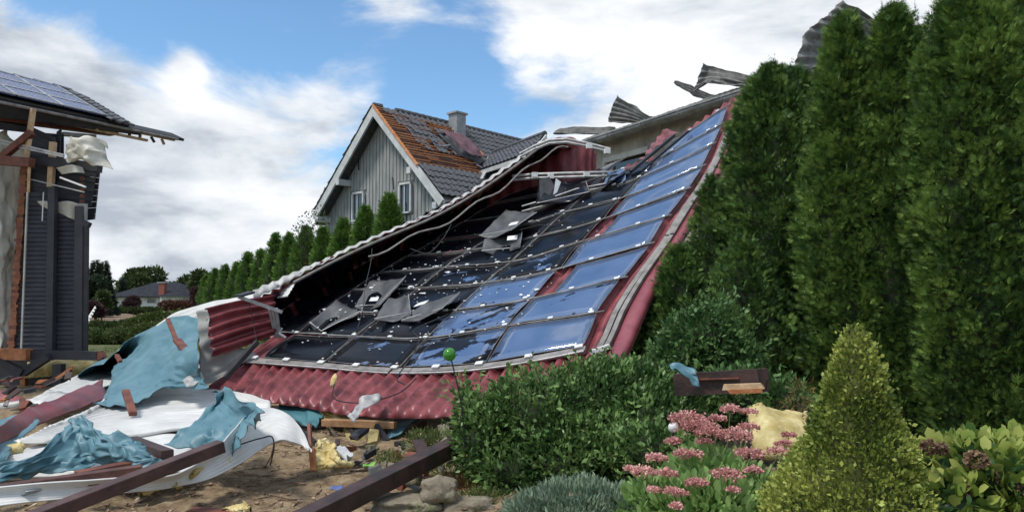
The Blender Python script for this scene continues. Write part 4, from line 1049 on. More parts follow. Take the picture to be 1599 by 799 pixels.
def tilted(q, d, n, m=M_slate):
    A = [P(*x, d) for x in q]; mb = MB()
    for k in range(n):
        f0, f1 = k / n, (k + .93) / n
        a0, a1 = A[0] + (A[3] - A[0]) * f0, A[1] + (A[2] - A[1]) * f0; b0, b1 = A[0] + (A[3] - A[0]) * f1, A[1] + (A[2] - A[1]) * f1
        j = np.array([0, random.uniform(-.03, .03), 0]); mb.prism([a0 + j, a1 + j, a1 + (0, .04, 0), a0 + (0, .04, 0)], [b0 + j, b1 + j, b1 + (0, .04, 0), b0 + (0, .04, 0)])
    o = mb.put('loosened_boards', m, lh); o['kind'] = 'stuff'
tilted([(42, 298), (82, 304), (86, 214), (46, 196)], 15.1, 12); tilted([(86, 318), (142, 322), (150, 262), (90, 250)], 15.2, 8); tilted([(84, 250), (92, 250), (95, 200), (88, 205)], 15.2, 5, M_slated)
tilted([(126, 345), (147, 342), (155, 268), (133, 265)], 15.3, 8, M_slated)
tilted([(50, 300), (110, 312), (114, 285), (52, 270)], 15.25, 4)
# dark interior behind
MB().prism([P(-60, 600, 15.5), P(128, 600, 15.5), P(128, 600, 16.2), P(-60, 600, 16.2)], [P(-60, 205, 15.5), P(133, 262, 15.5), P(133, 262, 16.2), P(-60, 205, 16.2)]).put('inner_wall', M_slated, lh)
MB().prism([P(40, 262, 15.4), P(100, 262, 15.4), P(100, 262, 15.45), P(40, 262, 15.45)], [P(40, 205, 15.4), P(100, 210, 15.4), P(100, 210, 15.45), P(40, 205, 15.45)]).put('inner_lining', M_slated, lh)
for (a, b_, w, h, m_) in [((79, 552), (83, 292), .13, .13, M_slate), ((79, 292), (83, 222), .10, .10, M_woodl), ((123, 551), (125, 322), .09, .16, M_slate), ((129, 345), (130, 318), .05, .16, M_chim), ((131, 552), (133, 346), .05, .14, M_slated),
                          ((50, 250), (156, 262), .18, .20, M_slated), ((68, 300), (66, 345), .01, .02, M_clip), ((120, 342), (140, 352), .10, .10, M_slated)]:
    MB().bar(P(*a, 14.88), P(*b_, 14.86), h, w, (0, 1, 0) if abs(a[0] - b_[0]) < 20 else (0, 0, 1)).put('post' if abs(a[0] - b_[0]) < 20 else 'beam', m_, lh)
# orange brickwork like edge of lath blocks
M_lath = mat('orange brown lath', (.16, .055, .025), (.30, .12, .06), 9, .75, .4)
for k in range(62):
    f = k / 62; u, v = 20 + 19 * f + random.uniform(-1, 1), 548 - 290 * f
    o_ = MB().box(P(u + 2 * f, v, 15.0), .12 + random.uniform(-.03, .04), .14, .056, 0).put('lath_block', random.choice([M_lath, M_woodr, M_lath]), lh)
for k in range(8): MB().box(P(128, 275 + 9 * k + 4, 15.0), .06, .06, .07).put('lath_block', M_woodr, lh)
MB().bar(P(33, 552, 14.9), P(43, 300, 14.9), .03, .03, (0, 1, 0)).put('trim', M_film, lh)
# torn membranes at the far left and beneath the eave
sheet('membrane', [[(-60, 210, 15.3), (-10, 200, 15.0), (20, 215, 15.2), (46, 232, 15.3)], [(-60, 320, 15.3), (-10, 320, 14.9), (15, 325, 15.2), (34, 330, 15.3)], [(-60, 430, 15.3), (-10, 430, 15.0), (10, 432, 15.2), (26, 430, 15.3)], [(-60, 548, 15.3), (-10, 545, 15.0), (8, 548, 15.1), (18, 545, 15.3)]], M_film, 22, 12, wr=(.05, 1.4, 4), crumple=.05, parent=lh)
sheet('membrane', [[(104, 216, 14.6), (130, 214, 14.4), (163, 220, 14.5)], [(103, 232, 14.7), (128, 236, 14.3), (168, 240, 14.5)], [(98, 248, 14.75), (135, 254, 14.4), (171, 264, 14.4)]], M_film, 9, 9, wr=(.03, 2.2, 8), crumple=.03, parent=lh, hem=.01)
sheet('membrane', [[(92, 262, 14.7), (112, 258, 14.6), (128, 262, 14.7)], [(98, 272, 14.7), (116, 270, 14.6), (132, 272, 14.7)]], M_film, 12, 16, wr=(.05, 2.2, 2), parent=lh)
sheet('membrane', [[(88, 316, 14.95), (106, 314, 14.9), (124, 318, 14.95)], [(92, 332, 15), (108, 340, 14.9), (122, 345, 15)]], M_film, 12, 16, wr=(.04, 2.2, 6), parent=lh)
sheet('membrane', [[(60, 314, 14.93), (72, 314, 14.9), (82, 316, 14.93)], [(66, 322, 14.93), (74, 326, 14.9), (80, 330, 14.93)]], M_film, 8, 10, wr=(.03, 2.2, 6), parent=lh)
for a, b_, w, m_, nm in [((-20, 249), (50, 254), .17, M_woodr, 'beam'), ((-10, 256), (50, 207), .12, M_woodr, 'brace'), ((40, 252), (52, 170), .08, M_woodl, 'stud'), ((44, 300), (46, 250), .05, M_woodl, 'lath'),
                         ((-20, 214), (100, 242), .035, M_alu, 'cable_duct'), ((-20, 219), (100, 245), .03, M_alu, 'cable_duct'), ((48, 280), (132, 300), .02, M_alu, 'cable_duct'), ((94, 277), (134, 292), .03, M_clip, 'lath')]:
    MB().bar(P(*a, 14.6), P(*b_, 14.5), w, w).put(nm, m_, lh)
# roof: real planes, eave receding to the right
Ea, Eb = P(-40, 146, 13.7), P(288, 217, 17.6); Ea[2] = Eb[2] = (Ea[2] + Eb[2]) / 2
ed = nrm(Eb - Ea); eb = np.array([-ed[1], ed[0], 0]); eb = eb if eb[1] > 0 else -eb
eb = nrm(np.array([-.55, .83, 0]) - ed * np.dot(ed, [-.55, .83, 0]))
ru = nrm(eb * .9 + np.array([0, 0, .44]))
EL = np.linalg.norm(Eb - Ea)
def er(a, up, h=0.0): n = np.cross(ed, ru); n = n if n[2] > 0 else -n; return Ea + ed * a + ru * up + n * h
RL = np.dot(P(176, 190, 16.2) - Ea, ed) + .5
for k, (o1, o2, m_, nm) in enumerate([(0, .22, M_slated, 'eave_layer'), (.05, .5, M_slated, 'eave_layer')]):
    MB().prism([er(0, 0 + k * .1, -.10 - .14 * k), er(EL, 0 + k * .1, -.06 - .1 * k), er(EL - .1, .35, -.06), er(0, .45, -.1)], [er(0, k * .1, -.01 - .14 * k), er(EL, k * .1, -.0 - .1 * k), er(EL - .1, .35, -.0), er(0, .45, -.01)]).put(nm, m_, lh) if k == 0 else None
MB().tube([er(0, -.05, -.05), er(EL - .2, -.05, -.03)], .03, 6).put('eave_gutter', M_rail, lh)
MB().bar(er(0, .3, -.45), er(EL - 1.4, .5, -.3), .16, .17).put('eave_beam', M_woodr, lh)
MB().prism([er(0, .1, -.42), er(EL - 1.0, .12, -.16), er(EL - 1.0, .3, -.14), er(0, .3, -.42)], [er(0, .04, -.03), er(EL - 1.0, .06, -.05), er(EL - 1.0, .3, -.05), er(0, .3, -.03)]).put('fascia', M_slated, lh)
MB().bar(er(.5, .25, -.32), er(EL - 1.9, .4, -.25), .05, .05).put('eave_lath', M_rail, lh)
for (a0, a1, hgt, m_) in ((EL - 2.4, EL - .15, -.13, M_woodl), (EL - 2.9, EL - .8, -.27, M_woodl), (EL - 2.0, EL - .05, -.09, M_slated)):
    MB().bar(er(a0, .25, hgt), er(a1, .12, hgt + .03), .07, .05).put('splintered_lath', m_, lh)
for k in range(8):
    c = er(EL - 2.3 + k * .27, .2, -.16); MB().bar(c, c + np.array([random.uniform(-.1, .1), 0, -.12]), .05, .05).put('splinter', M_woodl if k % 2 else M_slated, lh)
MB().bar(er(EL - 2.6, .2, -.48), er(EL - 1.9, .25, -.42), .12, .08).put('broken_bracket', M_rail, lh)
MB().prism([er(0, .25, -.7), er(EL - 3.2, .25, -.6), er(EL - 3.2, 1.8, -.5), er(0, 1.8, -.6)], [er(0, .25, -.5), er(EL - 3.2, .25, -.48), er(EL - 3.2, 1.8, -.4), er(0, 1.8, -.4)]).put('soffit', M_slated, lh)
# deck, tiles and modules
UPL = 2.05
A0 = np.dot(P(203, 195, 16.3) - Ea, ed)
MB().prism([er(0, .02, .0), er(A0 + .05, .02, .0), er(A0 - .05, UPL + .1, .0), er(0, UPL + .1, 0)], [er(0, .02, .03), er(A0 + .05, .02, .03), er(A0 - .05, UPL + .1, .03), er(0, UPL + .1, .03)]).put('roof_deck', M_tiled, lh)
nE = er(0, 0, 1) - er(0, 0, 0); VV, FF = [], []
nt_ = 0; proto_t = None
for r in range(int(UPL / .2)):
    for c in range(2):
        v_, f_ = [], []
        tile_mesh(v_, f_, np.zeros(3), ed, -ru, nE)
        p = er(A0 - (2 - c) * .27 + .02, UPL - r * .2, .07)
        if proto_t is None: proto_t = obj('tile', [x * np.array([1, 1, 1]) + p for x in np.array(v_)], f_, M_tile, lh); pp = p
        else: copyp(proto_t, lh, p - pp)
for k in range(12):
    c = er(A0 - .1 - k * .42, UPL + .1, .04); MB().tube([c, c - ed * .42], .09, 7, rs=[.08, .1]).put('ridge_tile', M_tile, lh)
M_pv = None
def pvmat():
    b = NB('blue polycrystalline module'); tcn = b.n('ShaderNodeTexCoord'); br = b.n('ShaderNodeTexVoronoi'); br.inputs['Scale'].default_value = 7
    b.l(tcn.outputs['Object'], br.inputs['Vector']); r = b.n('ShaderNodeValToRGB'); e = r.color_ramp.elements
    e[0].color = (.035, .07, .20, 1); e[1].color = (.06, .11, .29, 1); sp = b.n('ShaderNodeSeparateColor'); b.l(br.outputs['Color'], sp.inputs[0]); b.l(sp.outputs[0], r.inputs[0])
    p = b.n('ShaderNodeBsdfPrincipled'); b.l(r.outputs[0], p.inputs['Base Color']); p.inputs['Roughness'].default_value = .15; p.inputs['Specular IOR Level'].default_value = .6
    o = b.n('ShaderNodeOutputMaterial'); b.l(p.outputs[0], o.inputs[0]); return b.m
M_pv = pvmat()
PW = .86
for c in range(9):
    for r in range(3):
        a1 = A0 - .52 - c * (PW + .03); a0 = a1 - PW; u0 = .06 + r * .66; u1 = u0 + .63
        q = [er(a0, u0, .10), er(a1, u0, .10), er(a1, u1, .10), er(a0, u1, .10)]
        if a1 < -2: continue
        p_ = MB().prism(q, [x + nE * .035 for x in q]).put('solar_panel', M_pv, lh)
        mb = MB()
        for k in range(4): mb.bar(q[k] + nE * .037, q[(k + 1) % 4] + nE * .037, .03, .02, nE)
        mb.put('frame', M_alu, p_)
        g_ = MB()
        for k in range(1, 6): f = k / 6; g_.bar(q[0] + (q[1] - q[0]) * f + nE * .036, q[3] + (q[2] - q[3]) * f + nE * .036, .006, .004, nE)
        for k in range(1, 5): f = k / 5; g_.bar(q[0] + (q[3] - q[0]) * f + nE * .036, q[1] + (q[2] - q[1]) * f + nE * .036, .006, .004, nE)
        g_.put('cell_grid', M_alu, p_)
# lower storey: beams, wool, siding
siding(-60, 100, -60, 98, 616, 575, 15.2, 7, 'lower_siding')
for a, b_, w, d, m_, nm in [((-30, 552), (46, 553), .20, 14.2, M_woodo, 'beam'), ((46, 553), (154, 555), .16, 14.3, M_slated, 'beam'), ((-20, 556), (36, 582), .14, 14.1, M_slated, 'brace'), ((36, 582), (76, 556), .14, 14.15, M_slated, 'brace'),
                            ((92, 606), (92, 568), .16, 14.1, M_slated, 'post'), ((154, 550), (160, 560), .14, 14.3, M_woodr, 'beam_end')]:
    MB().bar(P(*a, d), P(*b_, d), w, w, (0, 1, 0) if nm == 'post' else (0, 0, 1)).put(nm, m_, lh)
for k in range(5): MB().box(P(38, 585 + 6.2 * k, 14.6), .09, .12, .07).put('lath_block', M_woodo, lh)
sheet('mineral_wool', [[(44, 566, 14.9), (100, 562, 14.8), (148, 562, 14.9)], [(44, 576, 14.6), (95, 572, 14.5), (146, 572, 14.6)], [(42, 589, 14.6), (95, 586, 14.6), (144, 592, 14.8)]], M_insul, 26, 60, wr=(.06, 3, 3), parent=lh, solid=.02)
MB().prism([P(-60, 640, 14.7), P(104, 640, 14.7), P(104, 640, 15.4), P(-60, 640, 15.4)], [P(-60, 560, 14.75), P(104, 560, 14.75), P(104, 560, 15.4), P(-60, 560, 15.4)]).put('plinth', M_slated, lh)
# ------------------------------------------------------------------ debris heap on the left
def deb(name, ctrl, m, label, cat, group=None, **k):
    o = sheet(name, ctrl, m, **k); return tag(o, label, cat, group)
GW = 'fallen white roof sheets'
deb('white_roof_sheet', [[(462, 436, 12.5), (420, 450, 12.9), (370, 462, 13.3), (310, 475, 13.6), (262, 494, 13.8), (215, 530, 13.9)],
                         [(455, 448, 12.3), (410, 460, 12.8), (362, 474, 13.1), (315, 488, 13.4), (272, 512, 13.6), (232, 545, 13.7)],
                         [(448, 462, 12.2), (402, 470, 12.7), (358, 488, 13.0), (322, 506, 13.2), (292, 535, 13.4), (250, 565, 13.5)]], M_white,
    'pale sheet hanging down from the left tip of the rim to the teal membrane', 'roof sheet', GW, nx=20, ny=80, wr=(.03, 1.3, 2), corr=(.012, 5, 0))
deb('white_roof_sheet', [[(45, 628, 10.25), (110, 592, 13.28), (190, 560, 18.00), (300, 545, 21.60)], [(90, 640, 9.74), (150, 610, 11.83), (230, 585, 14.40), (320, 575, 15.77)]], M_white,
    'narrow white sheet strip running up under the left edge of the big teal membrane', 'roof sheet', GW, nx=14, ny=40, wr=(.02, 1.3, 5), corr=(.02, 3, 0))
deb('white_roof_sheet', [[(120, 652, 8.31), (200, 615, 10.43), (300, 606, 11.12), (355, 612, 10.65), (420, 625, 9.75)],
                         [(70, 672, 7.66), (170, 650, 8.60), (270, 640, 9.11), (350, 640, 9.11), (420, 642, 9.00)],
                         [(20, 692, 7.19), (150, 682, 7.53), (250, 675, 7.79), (320, 668, 8.06), (400, 655, 8.63)]], M_white,
    'broad ribbed white sheet lying in the middle of the heap under the short plank', 'roof sheet', GW, nx=180, ny=40, wr=(.03, .9, 7), corr=(.018, 15, 0), solid=.03, off=-1)
deb('white_roof_sheet', [[(10, 706, 7.02), (90, 690, 7.53), (200, 684, 7.74), (300, 680, 7.89)], [(-10, 730, 6.51), (90, 722, 6.71), (200, 720, 6.77), (300, 715, 6.91)], [(-40, 752, 6.17), (80, 745, 6.33), (200, 742, 6.40), (300, 735, 6.57)]], M_white,
    'white sheet layer below the broad one, left of the draped teal membrane', 'roof sheet', GW, nx=120, ny=30, wr=(.03, .9, 9), corr=(.02, 10, 0), solid=.02, off=-1)
deb('white_roof_sheet', [[(-60, 762, 5.18), (60, 752, 5.36), (180, 744, 5.52), (270, 738, 5.64), (330, 706, 6.1), (362, 672, 6.53), (385, 648, 7.01), (416, 639, 7.24), (446, 648, 7.28), (468, 672, 7.13), (487, 700, 6.78)],
     [(-60, 776, 5.22), (60, 766, 5.39), (180, 755, 5.6), (270, 746, 5.78), (328, 724, 6.14), (368, 694, 6.54), (396, 668, 6.91), (420, 656, 7.1), (448, 664, 7.05), (469, 684, 6.95), (488, 703, 6.8)],
     [(-60, 800, 5.09), (60, 784, 5.35), (180, 771, 5.58), (260, 761, 5.77), (320, 750, 6.0), (375, 724, 6.47), (408, 704, 6.67), (436, 690, 6.71), (452, 692, 6.76), (471, 698, 6.84), (488, 707, 6.78)]], M_white,
    'large white sheet in front whose right end arches up over the bare soil', 'roof sheet', GW, nx=60, ny=220, wr=(.015, .8, 11), corr=(.0035, 9, 0), solid=.012)
deb('white_roof_sheet', [[(128, 512, 21), (150, 478, 21.4)], [(130, 520, 20.6), (138, 502, 20.8)]], M_white, 'small white corrugated sheet standing on edge far back beside the dark house', 'roof sheet', GW, nx=20, ny=50, corr=(.06, 5, 0))
# red trims
GR = 'red metal edge trims'
deb('red_trim', [[(-40, 690, 6.27), (40, 640, 8.12), (100, 618, 9.32), (160, 592, 11.31)], [(-40, 700, 6.37), (50, 652, 8.04), (105, 632, 9.04), (162, 607, 10.69)], [(-40, 712, 6.45), (60, 664, 8.04), (110, 644, 8.97), (168, 622, 10.26)]], M_redplain,
    'long dark red trim lying diagonally up to the pointed end beside the teal membrane', 'metal trim', GR, nx=16, ny=40, wr=(.025, 1.6, 3), solid=.012)
deb('red_trim', [[(-40, 600, 12.8), (0, 609, 12.5), (38, 622, 12.2)], [(-40, 622, 12.4), (0, 628, 12.2), (38, 628, 12.0)]], M_red, 'bright red trim end under the orange post of the dark house', 'metal trim', GR, nx=10, ny=20, wr=(.02, 1.6, 3), solid=.012)
tag(MB().tube([P(-40, 640, 11.6), P(20, 634, 11.7), P(60, 628, 11.8), P(92, 618, 12.0)], .075, 12).put('rolled_edge', mat('pale grey pipe', (.36, .37, .36), (.48, .49, .47), 3, .4, .1), smooth=True), 'pale grey rolled metal edge above the long dark red trim', 'metal trim')
# teal membranes
GT = 'torn teal roof membranes'
deb('teal_membrane', [[(120, 585, 13.2), (170, 555, 13.4), (218, 520, 13.5), (262, 500, 13.3), (312, 497, 12.6)],
                      [(128, 590, 14.00), (182, 562, 15.65), (225, 532, 12.9), (262, 520, 12.5), (310, 520, 12.1)],
                      [(178, 582, 14.46), (184, 572, 12.94), (228, 560, 11.33), (268, 556, 10.47), (313, 555, 9.18)],
                      [(160, 628, 9.87), (180, 606, 10.15), (225, 592, 10.33), (272, 590, 9.80), (318, 588, 9.36)],
                      [(140, 642, 9.21), (190, 634, 8.93), (235, 622, 9.32), (270, 606, 9.71), (330, 608, 8.87)]], M_tarp,
    'largest teal membrane draped over the slope of the heap left of the roof', 'roof membrane', GT, crumple=.018, nx=22, ny=22, wr=(0.042, 1.1, 4), solid=.006, hem=0.007)
deb('teal_membrane', [[(-30, 742, 6.00), (50, 712, 6.15), (100, 672, 6.53), (118, 650, 6.67), (140, 655, 6.62), (165, 680, 6.40), (200, 690, 6.44)],
                      [(-30, 755, 5.89), (50, 728, 6.14), (105, 704, 6.36), (135, 698, 6.42), (170, 702, 6.31), (200, 708, 6.25), (235, 712, 6.25)],
                      [(-30, 760, 5.79), (50, 742, 6.18), (110, 736, 6.23), (150, 725, 6.40), (190, 724, 6.38), (225, 730, 6.18), (270, 722, 6.29)]], M_tarp,
    'teal membrane rising to a peak above the crossed beams in front', 'roof membrane', GT, crumple=.018, nx=17, ny=27, wr=(0.046, 1.5, 14), solid=.006, hem=0.007)
deb('teal_membrane', [[(-40, 655, 7.91), (20, 651, 8.09), (62, 652, 8.04)], [(-40, 680, 7.31), (15, 672, 7.60), (58, 664, 7.92)], [(-40, 715, 6.56), (8, 712, 6.64), (22, 690, 7.31)], [(-40, 724, 6.52), (5, 722, 6.57), (18, 718, 6.68)]], M_tarp,
    'small teal membrane at the far left edge of the heap', 'roof membrane', GT, crumple=.018, nx=10, ny=7, wr=(0.032, 1.7, 24), solid=.006, hem=0.006)
deb('teal_membrane', [[(336, 612, 7.44), (352, 604, 7.88), (372, 622, 6.95), (402, 632, 6.52), (410, 650, 5.87)],
                      [(318, 640, 7.41), (344, 636, 7.59), (366, 650, 7.00), (388, 654, 6.85), (392, 668, 6.36)],
                      [(290, 672, 7.01), (320, 672, 7.01), (345, 676, 6.87), (362, 682, 6.68), (370, 694, 6.32)],
                      [(262, 700, 6.89), (295, 704, 6.77), (318, 702, 6.83), (340, 706, 6.71), (352, 716, 6.44)]], M_tarp,
    'teal membrane standing up between the broad white sheet and the arched sheet', 'roof membrane', GT, crumple=.018, nx=15, ny=15, wr=(0.051, 1.5, 34), solid=.006, hem=0.007)
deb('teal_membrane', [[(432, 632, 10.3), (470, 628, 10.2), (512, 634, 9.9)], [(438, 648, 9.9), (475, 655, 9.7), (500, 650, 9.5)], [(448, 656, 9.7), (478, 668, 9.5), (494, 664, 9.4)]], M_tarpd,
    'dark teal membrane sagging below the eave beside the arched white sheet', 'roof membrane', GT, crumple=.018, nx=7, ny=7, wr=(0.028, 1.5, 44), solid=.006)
deb('teal_membrane', [[(612, 652, 9.6), (650, 648, 9.6), (672, 648, 9.7)], [(606, 668, 9.2), (635, 666, 9.2), (655, 656, 9.3)], [(602, 688, 8.9), (615, 684, 8.9), (628, 676, 9.0)]], M_tarp,
    'pointed teal membrane piece hanging below the eave right of the pale plank', 'roof membrane', GT, crumple=.018, nx=7, ny=5, wr=(0.014, 1.5, 54), solid=.006)
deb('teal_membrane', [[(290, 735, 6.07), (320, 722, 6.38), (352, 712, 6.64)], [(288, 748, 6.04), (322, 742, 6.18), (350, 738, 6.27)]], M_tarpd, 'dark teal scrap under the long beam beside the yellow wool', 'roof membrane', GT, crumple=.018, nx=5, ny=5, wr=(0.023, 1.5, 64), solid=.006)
deb('teal_membrane', [[(1040, 566, 6.5), (1062, 570, 6.5), (1092, 578, 6.45)], [(1052, 580, 6.4), (1075, 592, 6.4), (1092, 604, 6.38)]], M_tarp, 'teal membrane scrap wrapped on the snapped beam in the shrubs', 'roof membrane', GT, crumple=.018, nx=5, ny=5, wr=(0.019, 3, 74), solid=.005)
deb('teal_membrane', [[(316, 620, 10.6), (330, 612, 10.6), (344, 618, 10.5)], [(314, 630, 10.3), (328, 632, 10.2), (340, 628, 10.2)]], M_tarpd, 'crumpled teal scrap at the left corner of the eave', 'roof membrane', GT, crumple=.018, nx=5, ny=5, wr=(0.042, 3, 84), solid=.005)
# beams and planks
GBm = 'loose roof timbers'
def beam(pts, w, h, m, label, name='timber_beam', rag=.01, up=(0, 0, 1)):
    mb = MB(); mb.bar(P(*pts[0]), P(*pts[1]), w, h, up, rag); o = mb.put(name, m)
    bv = o.modifiers.new('bevel', 'BEVEL'); bv.width = .006; bv.segments = 2
    return tag(o, label, 'beam', GBm)
beam([(20, 822, 4.7), (345, 696, 5.75)], .11, .085, M_woodp, 'longest purple brown beam lying diagonally across the front left corner')
beam([(-40, 772, 5.3), (222, 735, 5.65)], .09, .09, M_woodr and mat('brown red beam', (.055, .022, .018), (.13, .05, .038), 4, .6, .4), 'brown beam crossing under the peak of the teal membrane')
beam([(120, 748, 5.9), (250, 722, 6.4)], .10, .12, M_woodr, 'reddish beam stub hidden behind the two crossed beams')
beam([(205, 690, 6.9), (262, 712, 6.3)], .10, .10, M_woodd, 'short dark beam stub jutting out below the broad white sheet')
beam([(470, 815, 5.25), (718, 692, 6.9)], .15, .13, M_woodd, 'long dark beam running from the foreground up to the shrub')
beam([(296, 799, 5.6), (372, 803, 5.55)], .12, .05, M_woodr, 'red brown board end at the bottom edge of the picture')
beam([(262, 498, 11.6), (275, 530, 10.9)], .06, .04, M_woodr, 'narrow upper half of the snapped lath on the teal membrane', 'wood_plank')
beam([(276, 530, 10.85), (306, 566, 9.9)], .11, .05, M_woodr, 'splintered red plank on the right side of the largest teal membrane', 'wood_plank')
beam([(196, 610, 9.0), (208, 646, 8.4)], .08, .05, M_woodr, 'short upright brown plank below the largest teal membrane', 'wood_plank')
beam([(182, 554, 11.9), (188, 564, 11.8)], .06, .05, M_woodr, 'tiny brown lath end on the ridge of the largest teal membrane', 'wood_plank')
beam([(505, 659, 9.2), (618, 663, 9.0)], .10, .08, M_woodo and mat('knotty pale orange plank', (.26, .13, .055), (.42, .24, .12), 5, .65, .3, spots=(8, .7, (.12, .05, .02))), 'pale orange knotty plank lying under the middle of the eave', 'wood_plank')
beam([(380, 668, 9.9), (500, 672, 9.6)], .08, .10, M_woodd, 'dark beam in the shadow under the eave')
beam([(483, 662, 7.3), (485, 700, 7.1)], .035, .04, M_woodr, 'thin upright red stake at the tip of the arched white sheet', 'wood_stake', up=(0, 1, 0))
beam([(487, 700, 7.05), (490, 735, 6.95)], .05, .05, M_woodo, 'orange broken stake foot beside the yellow wool', 'wood_stake', up=(0, 1, 0))
beam([(324, 708, 6.9), (334, 722, 6.7)], .07, .06, M_woodo, 'orange broken wood chunk beside the yellow wool strip', 'wood_chunk', rag=.03)
# snapped beam sticking out of the shrubs
sb = thing('snapped_beam', 'thick dark beam with pale splintered end sticking out of the shrubs', 'beam', P(1140, 600, 6.4))
MB().bar(P(1060, 600, 6.75), P(1193, 593, 6.2), .16, .185, (0, 0, 1), .01).put('beam_core', M_woodd, sb)
MB().bar(P(1085, 592, 6.52), P(1150, 590, 6.25), .04, .012, (0, 0, 1), .02).put('splinter', M_woodr, sb)
MB().bar(P(1132, 604, 6.25), P(1190, 602, 6.08), .05, .045, (0, 0, 1), .02).put('splintered_face', M_woodl, sb)
MB().bar(P(1140, 611, 6.22), P(1193, 609, 6.07), .05, .035, (0, 0, 1), .02).put('splintered_face', M_woodo, sb)
MB().tube([P(1192, 575, 6.13), P(1197, 592, 6.13), P(1192, 610, 6.14)], .02, 6).put('torn_end', M_woodd, sb)
# mineral wool
GI = 'clumps of yellow mineral wool'
def wool(ctrl, label, m=M_insul, seed=1, nx=30, ny=30, a=.07):
    deb('mineral_wool', ctrl, m, label, 'insulation', GI, nx=nx, ny=ny, wr=(a, 2.2, seed), solid=.04, hem=.012)
wool([[(488, 695, 7.25), (508, 688, 7.49), (522, 694, 7.29)], [(490, 712, 7.14), (512, 705, 7.35), (535, 715, 7.05)], [(493, 735, 6.97), (520, 732, 7.05), (550, 728, 7.16)]], 'yellow wool clump beside the orange stake on the soil', seed=5)
wool([[(505, 645, 9.7), (530, 648, 9.6), (550, 656, 9.5)], [(512, 662, 9.4), (535, 664, 9.4), (556, 664, 9.4)]], 'yellow wool tuft squeezed above the pale orange plank', seed=8, nx=16)
wool([[(538, 666, 9.3), (575, 668, 9.3), (615, 670, 9.4)], [(540, 680, 9.1), (575, 686, 9.1), (612, 684, 9.2)], [(548, 698, 8.9), (575, 700, 8.9), (600, 696, 9.0)]], 'dirty yellow wool mass under the pale orange plank', M_insuld, 11)
wool([[(1166, 632, 5.7), (1185, 630, 5.7), (1212, 650, 5.7), (1262, 645, 5.75)], [(1172, 670, 5.5), (1200, 668, 5.45), (1225, 668, 5.5), (1258, 668, 5.55)], [(1180, 712, 5.35), (1205, 710, 5.3), (1228, 705, 5.35), (1255, 700, 5.4)]], 'large pale yellow wool sheet behind the pink flowers', mat('pale yellow wool sheet', (.36, .28, .10), (.62, .53, .27), 5, .95, .8, 18, spots=(6, .6, (.30, .22, .10))), 21, a=.05)
wool([[(213, 752, 5.70), (245, 745, 5.85), (278, 746, 5.83)], [(215, 760, 5.79), (245, 757, 5.85), (280, 752, 5.96)]], 'yellow wool strip under the long front beam', seed=31, nx=14)
wool([[(302, 735, 5.89), (330, 720, 6.24), (352, 713, 6.42)], [(300, 744, 5.91), (322, 735, 6.11), (345, 722, 6.43)]], 'yellow wool strip lying on the large white sheet', seed=35, nx=14)
wool([[(360, 797, 5.58), (392, 794, 5.63)], [(362, 803, 5.55), (394, 800, 5.60)]], 'pale wool scrap at the bottom edge of the picture', seed=41, nx=10, ny=12, a=.02)
wool([[(10, 694, 6.96), (36, 692, 7.03)], [(12, 702, 6.93), (34, 700, 6.99)]], 'small wool scrap beside the left edge membrane', seed=42, nx=10, ny=12, a=.03)
# yellow tuft on the eave rail
o_ = MB().tube([P(518, 603, 9.85), P(521, 596, 9.9), P(523, 588, 9.95), P(524, 583, 9.98)], .03, 7, rs=[.02, .045, .035, .01]).put('wool_tuft', M_insul, smooth=True); tag(o_, 'small yellow wool tuft caught on the eave rail', 'insulation')
# plastic scraps
deb('plastic_scrap', [[(516, 694, 7.82), (532, 700, 7.62), (552, 708, 7.36)], [(514, 704, 7.69), (530, 712, 7.44), (546, 720, 7.20)]], mat('pale grey scrap', (.33, .35, .36), (.5, .52, .53), 6, .6, .3), 'pale grey scrap behind the yellow wool on the soil', 'debris', nx=14, ny=20, wr=(.06, 4, 1), solid=.01)
deb('plastic_scrap', [[(555, 718, 7.26), (572, 705, 7.66)], [(548, 722, 7.33), (566, 716, 7.51)]], M_back, 'dark grey broken panel scrap on the soil', 'debris', nx=10, ny=14, wr=(.04, 4, 2), solid=.01)
deb('plastic_scrap', [[(566, 722, 7.24), (590, 726, 7.12)], [(568, 731, 7.08), (584, 732, 7.05)]], mat('green plastic', (.10, .28, .03), (.18, .40, .06), 6, .5, .2), 'bright green leaf like scrap on the soil', 'debris', nx=10, ny=14, wr=(.03, 4, 3), solid=.006)
deb('plastic_scrap', [[(518, 757, 6.40), (536, 756, 6.42)], [(514, 765, 6.26), (534, 765, 6.26)]], mat('blue plastic', (.07, .11, .28), (.12, .18, .40), 6, .5, .2), 'small blue plastic scrap on the bare soil', 'debris', nx=8, ny=10, wr=(.02, 4, 4), solid=.006)
deb('plastic_scrap', [[(270, 725, 6.12), (295, 722, 6.19)], [(258, 748, 5.78), (298, 742, 5.91)]], M_trimw, 'round white plastic piece beside the yellow wool strip', 'debris', nx=14, ny=14, wr=(.05, 4, 5), solid=.006)
deb('solar_panel', [[(40, 765, 5.29), (110, 752, 5.53), (185, 752, 5.53)], [(20, 778, 5.38), (110, 764, 5.63), (190, 758, 5.75)]], mat('grey glass sheet', (.20, .23, .24), (.30, .33, .34), 3, .3, .1), 'grey glass pane lying on the large white sheet', 'panel', nx=10, ny=16, wr=(.02, 2, 6), solid=.01)
deb('torn_flashing', [[(286, 598, 9.4), (305, 592, 9.5), (316, 585, 9.6)], [(292, 606, 9.1), (308, 600, 9.2), (320, 592, 9.4)]], M_alu, 'crumpled silver flashing on the right corner of the teal membrane', 'flashing', nx=10, ny=16, wr=(.05, 4, 7))
